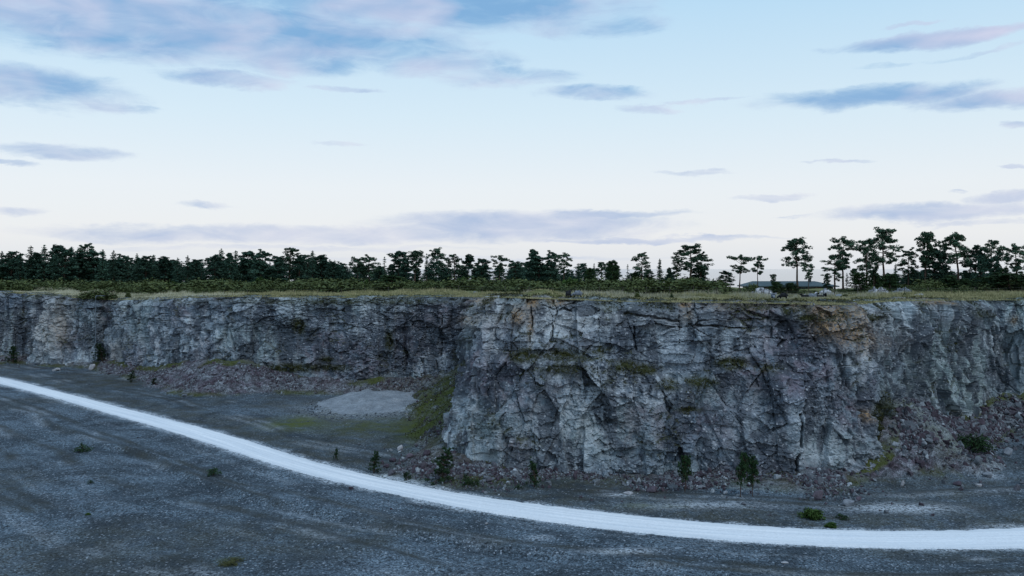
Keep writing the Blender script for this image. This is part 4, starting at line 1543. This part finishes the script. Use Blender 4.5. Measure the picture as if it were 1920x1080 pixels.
for (px, yt, yb, wpx, kind, lab, cat) in [
        (24, 649, 683, 22, 'young', 'dark young pine at the wall foot near the left edge', 'young pine'),
        (6, 642, 662, 22, 'bush', 'dark bush at the wall foot on the left edge', 'bush'),
        (192, 646, 692, 26, 'young', 'tallest young pine at the inner wall, beside the hanging pipe', 'young pine'),
        (245, 697, 716, 14, 'young', 'small young pine at the scree foot right of the hanging pipe', 'young pine'),
        (288, 709, 727, 13, 'young', 'small dark young pine farther right along the inner scree foot', 'young pine'),
        (155, 830, 847, 27, 'bush', 'low spreading green pine bush alone on the open gravel below the road', 'bush'),
        (401, 877, 891, 26, 'bush', 'low spreading pine bush on the gravel nearest to the road', 'bush'),
        (169, 899, 907, 10, 'bush', 'tiny green seedling on the gravel left of centre', 'seedling'),
        (166, 961, 965, 8, 'greenbush', 'tiny yellow green sprig low on the left gravel', 'seedling'),
        (630, 841, 862, 10, 'young', 'small thin pine sapling above the road, left of the scree', 'young pine'),
        (701, 848, 887, 25, 'young', 'slim young conifer at the far road edge, left of the scree tip', 'young pine'),
        (763, 879, 899, 15, 'bush', 'short dark pine bush between the slim conifer and the bushy pine', 'bush'),
        (829, 844, 905, 44, 'young', 'biggest bushy young pine before the jutting cliff corner', 'young pine'),
        (877, 886, 910, 20, 'bush', 'dark bush just right of the biggest bushy pine', 'bush'),
        (894, 898, 912, 11, 'bush', 'smallest dark bush right of the biggest bushy pine', 'bush'),
        (972, 908, 917, 12, 'bush', 'tiny dark shrub on the gravel left of the columnar pine', 'bush'),
        (1002, 866, 914, 27, 'young', 'columnar dark young pine leaning below the cliff middle', 'young pine'),
        (1284, 857, 922, 23, 'stemmed', 'young pine on two thin bare stems before the cliff', 'young pine'),
        (1388, 855, 932, 21, 'stemmed', 'left one of the two touching young pines before the cliff', 'young pine'),
        (1411, 862, 931, 19, 'stemmed', 'right one of the two touching young pines before the cliff', 'young pine'),
        (1522, 950, 971, 36, 'greenbush', 'largest yellow green low bush above the road, near the scree foot', 'bush'),
        (1578, 961, 973, 21, 'bush', 'dark green low bush right of the largest yellow green bush', 'bush'),
        (1558, 979, 988, 19, 'greenbush', 'flat bright green bush at the far road edge', 'bush'),
        (1820, 808, 850, 54, 'shrubdark', 'large green bush on the scree below the right wall', 'bush'),
        (672, 671, 707, 26, 'broadleaf', 'dark shrub clinging to the foot of the inner wall', 'bush'),
        (435, 1049, 1055, 38, 'tuft', 'flat dark brown tuft on the gravel near the lower edge', 'bush')]:
    X, Y, z = on_floor(px, yb)
    h = max(zat(yt, Y) - z, .12)
    base_w = {'young': 1.5 / 2.5, 'stemmed': 1.25 / 2.5, 'broadleaf': .62}.get(kind, 1.3)
    plant('young_pine' if kind in ('young', 'stemmed') else 'floor_bush', kind, X, Y, z - .05, h + .05, lab, cat, 'young pines and bushes on the quarry floor',
          (wpx * Y / F) / (h * base_w), parts=('trunk', 'crown') if kind in ('young', 'stemmed') else ('stem', 'foliage'))


# ------------------------------------------------------------------ grass on the plateau and plants on the ledges
def tufts(name, n, pxr, dr, hr, mat, bw=.05, dens=None, blades=4, kindv='stuff'):
    px = RG.uniform(pxr[0], pxr[1], n)
    D = rim_d(px) + dr[0] + (dr[1] - dr[0]) * RG.uniform(0, 1, n) ** 1.3
    x = (px - 960) / F * D
    if dens is not None:
        k = dens(px, D, x) > RG.uniform(0, 1, n)
        px, D, x = px[k], D[k], x[k]
    z, _ = plateau_z(x, D)
    n = len(x)
    base = np.repeat(np.stack([x, D, z - .03], 1), blades, 0)
    m_ = len(base)
    base[:, :2] += RG.normal(0, .16, (m_, 2))
    sheepy = sstep(960, 1010, px) * (1 - sstep(1570, 1640, px))
    gap = D - rim_d(px)
    short = sstep(5 + 27 * sheepy, 20 + 25 * sheepy, gap)
    h = RG.uniform(hr[0], hr[1], m_) * np.repeat((.25 + 1.4 * vnoise(x / 2.6, D / 2.6, 801)) * (.36 + .64 * short), blades)
    a = RG.uniform(0, 6.28, m_)
    side_ = np.stack([np.cos(a), np.sin(a), 0 * a], 1) * bw
    tip = base + np.stack([RG.normal(0, .22, m_) * h, RG.normal(0, .22, m_) * h, h], 1)
    v = np.stack([base - side_, base + side_, tip], 1).reshape(-1, 3)
    o = mesh_np(name, v, np.arange(m_ * 3).reshape(-1, 3), mat)
    return tag(o, kind=kindv)


tufts('dry_grass', 52000, (-40, 1960), (.6, 48), (.25, .6), M['grass'], .06, lambda px, D, x: .35 + .9 * vnoise(x / 6, D / 9, 803))
tufts('pale_grass', 15000, (10, 460), (4, 30), (.45, .85), M['palegrass'], .05, lambda px, D, x: np.clip(np.exp(-((px - 150) / 170.) ** 2) + .25, 0, 1) * sstep(.3, .6, vnoise(x / 7, D / 9, 805)))
tufts('pale_grass', 15000, (980, 1700), (24, 60), (.35, .8), M['palegrass'], .045, lambda px, D, x: sstep(.35, .7, vnoise(x / 5, D / 7, 807)) * .9)

mv = np.where((pad6(moss, .5) > .42).ravel())[0]
allv = np.stack([vx, vy, vz], -1).reshape(-1, 3)
px_, py_ = project(allv[mv, 0], allv[mv, 1], allv[mv, 2])
mv = mv[(px_ > -20) & (px_ < 1940)]
mv = RG.choice(mv, min(9000, len(mv)), replace=False)
cen = np.repeat(allv[mv], 5, 0) + RG.normal(0, 1, (len(mv) * 5, 3)) * np.array([.12, .10, .07]) + np.array([0, -.05, .08])
lv = leaves(cen, .10, .04, RG, .2)
tag(mesh_np('ledge_plants', lv, quads(len(cen)), M['heath']), kind='stuff')
# moss and dry grass hummocks along the wall foot and the mossy slopes
fc = np.where((mossf > .5) & (th > .12) & (fx > -105) & (fx < 95) & (fy > 70) & (fy < 185) & (dist > .02))[0]
fc = RG.choice(fc, min(7000, len(fc)), replace=False)
cen = np.repeat(np.stack([fx[fc], fy[fc], fz[fc]], 1), 5, 0) + RG.normal(0, 1, (len(fc) * 5, 3)) * np.array([.2, .2, .05]) + np.array([0, 0, .07])
lv = leaves(cen, .11, .045, RG, .3)
tag(mesh_np('foot_grass', lv, quads(len(cen)), M['heath']), kind='stuff')


# ------------------------------------------------------------------ rubble piles on the plateau
def pile(px, yb, wpx, hpx, D, mat, label, n, st, seed):
    rng = np.random.default_rng(seed)
    k = D / F
    x = wd(px, D)
    z = pz(x, D)
    W, Hh = wpx * k * .5, hpx * k
    r = np.sqrt(rng.uniform(0, 1, n))
    a = rng.uniform(0, 6.28, n)
    p = np.stack([np.cos(a) * r * W, np.sin(a) * r * W * .7, np.maximum(0, Hh * (1 - r ** 1.4) * rng.uniform(.55, 1.0, n) - .05)], 1)
    v, f = stones(p, np.exp(rng.normal(math.log(st), .35, n)), rng, 2.2)
    o = mesh_np('rubble_pile', v, f, mat)
    o.location = (x, D, z)
    return tag(o, label, 'rubble pile', 'rubble piles on the plateau')


pile(1428, 554, 56, 16, 138, ws, 'rounded heap of white rubble in front of the low building', 170, .55, 1)
pile(1545, 551, 52, 14, 142, ws, 'sloping heap of pinkish slabs below the lamp of the building', 120, .6, 2)
pile(1508, 550, 34, 6, 142, ws, 'low scatter of pale stones left of the pinkish slab heap', 50, .5, 3)
pile(1647, 551, 44, 15, 148, ws, 'steep heap of white rubble right of the dark bushy tree', 130, .6, 4)
pile(1694, 549, 60, 11, 160, gs, 'long grey bank of stacked stones behind the turf', 160, .6, 5)
pile(1462, 549, 22, 5, 140, ws, 'few white stones trailing right of the rounded heap', 26, .45, 6)


def rock(px, D, w, d, h, mat, label, seed):
    hv, hf = hull(22, 900 + seed, 1.0)
    o = mesh_np('plateau_rock', hv * np.array([w, d, h]), hf, mat)
    bv = o.modifiers.new('worn', 'BEVEL')
    bv.width = .04
    bv.segments = 2
    x = wd(px, D)
    o.location = (x, D, pz(x, D) + h * .25)
    return tag(o, label, 'rock', 'rocks lying on the plateau')


rock(1725, 124, 2.4, 1.0, .75, ws, 'long flat white slab lying on the turf at the right', 1)
rock(1574, 126, 1.2, .9, .7, gs, 'pale grey rounded rock right of the lying sheep', 2)
rock(1123, 112, .9, .6, .5, gs, 'dark grey rock in the grass right of the two rim sheep', 3)
rock(952, 115, .8, .6, .6, ws, 'whitish rock on the plateau left of the grassy hump', 4)
rock(892, 150, 1.0, .7, .8, gs, 'grey rock above the inner cliff corner', 5)
rock(932, 128, .7, .6, .5, gs, 'small grey rock between the other two rocks above the corner', 6)

# ------------------------------------------------------------------ low building behind the rubble
BD = 252.0
bz = pz(wd(1485, BD), BD)
bx0, bx1 = wd(1397, BD), wd(1572, BD)
roof_t, eave = zat(527.5, BD), zat(537, BD)
W_ = bx1 - bx0
bld = empty('low_building', ((bx0 + bx1) / 2, BD, bz))
tag(bld, 'long low dark building with a blue green sheet roof behind the rubble heaps', 'building')
mw = mat_simple('dark_timber_wall', (.030, .036, .040), (.055, .062, .066), 1.2)
mr = mat_simple('blue_green_sheet_roof', (.034, .056, .064), (.052, .080, .088), .6, rough=.6, spec=.3, bstr=.1)
mg = mat_simple('dark_window_glass', (.03, .04, .05), (.05, .06, .07), 1, rough=.1, spec=.5, bstr=0)
mf = mat_simple('grey_window_frame', (.16, .17, .18), (.20, .21, .22), 2, bstr=0)


def box(name, c, s, mat, parent):
    x, y, z = c
    a, b_, d = s[0] / 2, s[1] / 2, s[2] / 2
    v = [(x + i * a, y + j * b_, z + k * d) for i in (-1, 1) for j in (-1, 1) for k in (-1, 1)]
    f = [(0, 1, 3, 2), (4, 6, 7, 5), (0, 4, 5, 1), (2, 3, 7, 6), (0, 2, 6, 4), (1, 5, 7, 3)]
    return mesh_np(name, v, f, mat, parent)


eh = eave - bz
rh = roof_t - bz
box('wall', (0, 4, eh / 2 - .4), (W_ * .90, 7.4, eh + .8), mw, bld)
hw_, ov = W_ / 2, .9
rv = [(-hw_, -ov, eh - .15), (hw_, -ov, eh - .15), (hw_, 8 + ov, eh - .15), (-hw_, 8 + ov, eh - .15),
      (-hw_, -ov, eh + .15), (hw_, -ov, eh + .15), (hw_, 8 + ov, eh + .15), (-hw_, 8 + ov, eh + .15),
      (-hw_ + 3.2, 3.6, rh), (hw_ - 5.5, 3.6, rh), (hw_ - 5.5, 4.4, rh), (-hw_ + 3.2, 4.4, rh)]
rf_ = [(3, 2, 1, 0), (0, 1, 5, 4), (1, 2, 6, 5), (2, 3, 7, 6), (3, 0, 4, 7), (4, 5, 9, 8), (5, 6, 10, 9), (6, 7, 11, 10), (7, 4, 8, 11), (8, 9, 10, 11)]
roof = mesh_np('roof', rv, rf_, mr, bld)
box('chimney', (wd(1525, BD) - (bx0 + bx1) / 2, 3.2, rh + .1), (.7, .7, 1.1), mw, roof)
for k, px in enumerate((1452, 1470, 1488, 1507, 1519, 1528)):
    xx = wd(px, BD) - (bx0 + bx1) / 2
    w_ = box('window', (xx, .27, eh * .55), (1.35, .12, 1.3), mf, bld)
    box('pane', (xx, .20, eh * .55), (1.1, .06, 1.05), mg, w_)
md = mat_simple('red_brown_door', (.10, .035, .035), (.14, .05, .045), 1, bstr=0)
dr_ = box('door', (wd(1449.5, BD) - (bx0 + bx1) / 2 - 1.6, .26, 1.0), (1.0, .12, 2.1), md, bld)
lx_ = wd(1536.5, BD) - (bx0 + bx1) / 2
lm, t, b = principled('lit_lamp_glass', .5, .2)
b.inputs['Base Color'].default_value = (.9, .5, .2, 1)
b.inputs['Emission Color'].default_value = (1.0, .42, .10, 1)
b.inputs['Emission Strength'].default_value = 5.0
lv_, lf_ = hull(30, 77, 1.0)
lamp = empty('wall_lamp', ((bx0 + bx1) / 2 + lx_, BD, bz + eh * .62))
tag(lamp, 'small lit orange lamp on the front wall of the low building', 'lamp')
box('bracket', (0, .13, .1), (.12, .32, .12), mf, lamp)
mesh_np('lamp_glass', lv_ * .5 + np.array([0, -.28, 0]), lf_, lm, lamp)

# ------------------------------------------------------------------ wire fence along the plateau
fence = empty('wire_fence', (wd(1300, 150), 150, pz(wd(1300, 150), 150)))
tag(fence, 'thin wire fence on slim posts running across the plateau before the bushes', 'fence')
fo = np.array(fence.location)
fp = []
for px in np.arange(420, 1990, 44):
    D = float(np.interp(px, [420, 880, 1000, 1500, 1990], [168, 160, 142, 134, 148]))
    x = wd(px, D)
    fp.append(np.array([x, D, pz(x, D)]))
me_post = as_mesh('post', *tube([(0, 0, -.2), (0, 0, 1.25)], [.055, .05], 6), mat_simple('weathered_post', (.05, .045, .04), (.10, .09, .08), 3))
for p in fp:
    o = bpy.data.objects.new('post', me_post)
    C.objects.link(o)
    o.parent = fence
    o.location = p - fo
mwire = mat_simple('fence_wire', (.06, .065, .06), (.08, .085, .08), 2, rough=.6, bstr=0)
for hgt in (.35, .75, 1.12):
    v, f = tube([p - fo + np.array([0, 0, hgt]) for p in fp], [.013] * len(fp), 4)
    mesh_np('wire', v, f, mwire, fence)

# thin pipe hung down the inner wall
kx = np.argmin(np.abs(PX[:, -1] - 184) + 1e3 * (S[:, 0] > S0[21]))
ppx, ppy = allv.reshape(len(Sd), -1, 3)[kx, :NV, 0].mean(), allv.reshape(len(Sd), -1, 3)[kx, :NV, 1].min() - .35
zt_, zb_ = zat(556, ppy), zat(668, ppy)
pipe = empty('hanging_pipe', (ppx, ppy, zb_))
tag(pipe, 'thin grey pipe with a bent top hanging straight down the cliff face', 'pipe')
mp = mat_simple('grey_pipe', (.10, .13, .16), (.16, .19, .22), 2, rough=.5, bstr=0)
mesh_np('downpipe', *tube([(0, 0, 0), (0, 0, zt_ - zb_)], [.075, .075], 8), mp, pipe)
mesh_np('bend', *tube([(0, 0, zt_ - zb_ - .02), (.12, .05, zt_ - zb_ + .12), (.7, .7, zt_ - zb_ + .12), (.8, 2.5, zt_ - zb_ + .05)], [.08, .08, .08, .08], 8), mp, pipe)


# ------------------------------------------------------------------ sheep
def sheep_mesh(pose):
    J = {}
    if pose == 'lying':
        sp = [(-.34, 0, .26, .20), (0, 0, .27, .25), (.30, 0, .27, .20), (.42, 0, .42, .11), (.50, 0, .56, .085), (.58, 0, .54, .075), (.70, 0, .47, .05)]
    elif pose == 'grazing':
        sp = [(-.36, 0, .56, .20), (-.02, 0, .56, .245), (.30, 0, .55, .20), (.50, 0, .44, .115), (.61, 0, .29, .085), (.66, 0, .20, .07), (.72, 0, .09, .048)]
    else:
        sp = [(-.36, 0, .56, .20), (-.02, 0, .56, .245), (.30, 0, .57, .20), (.44, 0, .72, .12), (.50, 0, .85, .085), (.59, 0, .84, .075), (.73, 0, .76, .05)]
    vs = [p[:3] for p in sp]
    rad_ = [p[3] for p in sp]
    ed = [(1, 0), (1, 2)] + [(i, i + 1) for i in range(2, 6)]

    def add(p, r, par):
        vs.append(p)
        rad_.append(r)
        ed.append((par, len(vs) - 1))
        return len(vs) - 1
    for s in (-1, 1):
        if pose == 'lying':
            a = add((.34, s * .12, .14), .07, 2)
            a = add((.46, s * .12, .07), .04, a)
            add((.30, s * .13, .04), .032, a)
            a = add((-.28, s * .16, .14), .09, 0)
            a = add((-.12, s * .19, .06), .045, a)
            add((-.34, s * .2, .04), .034, a)
        else:
            a = add((.27, s * .11, .40), .075, 2)
            a = add((.29, s * .11, .22), .038, a)
            add((.28, s * .11, .02), .036, a)
            a = add((-.32, s * .12, .40), .10, 0)
            a = add((-.42, s * .12, .24), .042, a)
            add((-.38, s * .12, .02), .036, a)
        h = vs[4]
        a = add((h[0] - .02, s * .09, h[2] + .03), .03, 4)
        add((h[0] - .05, s * .17, h[2] + .02), .022, a)
    a = add((vs[0][0] - .18, 0, vs[0][2] - .02), .05, 0)
    add((vs[0][0] - .22, 0, vs[0][2] - .16), .035, a)
    me = bpy.data.meshes.new('sheep_skeleton')
    me.from_pydata(vs, ed, [])
    o = bpy.data.objects.new('sheep_skeleton', me)
    C.objects.link(o)
    o.modifiers.new('skin', 'SKIN')
    for i, r in enumerate(rad_):
        me.skin_vertices[0].data[i].radius = (r, r)
        me.skin_vertices[0].data[i].use_root = i == 1
    ss = o.modifiers.new('sub', 'SUBSURF')
    ss.levels = ss.render_levels = 2
    dg = bpy.context.evaluated_depsgraph_get()
    ev = o.evaluated_get(dg)
    out = bpy.data.meshes.new_from_object(ev)
    out.name = 'sheep'
    bpy.data.objects.remove(o)
    co = np.zeros(len(out.vertices) * 3)
    out.vertices.foreach_get('co', co)
    co = co.reshape(-1, 3)
    hd = np.array(vs[4])
    dark = np.clip(1.6 - np.linalg.norm((co - (hd + np.array(vs[6])) / 2), axis=1) / .14, 0, 1)
    dark = np.maximum(dark, np.clip((.34 - co[:, 2]) / .06, 0, 1) if pose != 'lying' else np.clip((.11 - co[:, 2]) / .05, 0, 1))
    wool = 1 - dark
    w3 = .035 * (vnoise(co[:, 0] * 16 + co[:, 1] * 9, co[:, 2] * 16 - co[:, 1] * 11, 5) - .4) * wool
    nrm = np.zeros(len(out.vertices) * 3)
    out.vertices.foreach_get('normal', nrm)
    co = co + nrm.reshape(-1, 3) * w3[:, None]
    out.vertices.foreach_set('co', co.ravel())
    a = out.attributes.new('dark', 'FLOAT', 'POINT')
    a.data.foreach_set('value', dark.astype(np.float32))
    out.polygons.foreach_set('use_smooth', np.ones(len(out.polygons), bool))
    return out


def fleece(name, c1, c2):
    m, t, b = principled(name, .95, .05)
    tc = t.node('ShaderNodeTexCoord')
    n = t.noise(tc.outputs['Object'], 14, 3, .6)
    t.l.new(t.mix(t.attr('dark'), t.mix(t.rng(n, .35, .65), c1, c2), (.010, .010, .012)), b.inputs['Base Color'])
    bump(t, b, n, .6, .03)
    return m


fl_g, fl_d = fleece('grey_fleece', (.10, .12, .15), (.24, .27, .31)), fleece('black_fleece', (.012, .013, .016), (.035, .037, .042))
SM = {}
for (px, D, pose, rz, mat, sc, lab) in [
        (1066, 92, 'standing', 70, fl_d, 1.0, 'dark sheep standing on the rim with its head up, seen from behind'),
        (1082, 93, 'grazing', 192, fl_g, 1.05, 'grey-backed sheep grazing on the rim beside the dark standing sheep'),
        (1450, 112, 'grazing', 262, fl_g, 1.05, 'grey sheep facing the camera, grazing before the rounded white heap'),
        (1468, 111, 'grazing', 184, fl_d, 1.15, 'black sheep seen from the side, grazing right of the rounded white heap'),
        (1510, 120, 'lying', 182, fl_d, 1.15, 'black sheep lying in the grass left of the large grey sheep'),
        (1523, 121, 'lying', 330, fl_g, 1.35, 'large pale grey sheep lying below the pinkish slab heap'),
        (1538, 121, 'lying', 165, fl_d, 1.0, 'dark sheep lying with raised head right of the large grey sheep'),
        (1547, 120, 'standing', 265, fl_d, .85, 'small dark sheep at the right end of the resting flock')]:
    key = (pose, mat.name)
    if key not in SM:
        SM[key] = sheep_mesh(pose)
        SM[key].materials.clear()
        SM[key].materials.append(mat)
    o = bpy.data.objects.new('sheep', SM[key])
    C.objects.link(o)
    x = wd(px, D)
    o.location = (x, D, pz(x, D) + .02)
    o.rotation_euler = (0, 0, math.radians(rz))
    o.scale = (sc,) * 3
    tag(o, lab, 'sheep', 'sheep on the plateau')
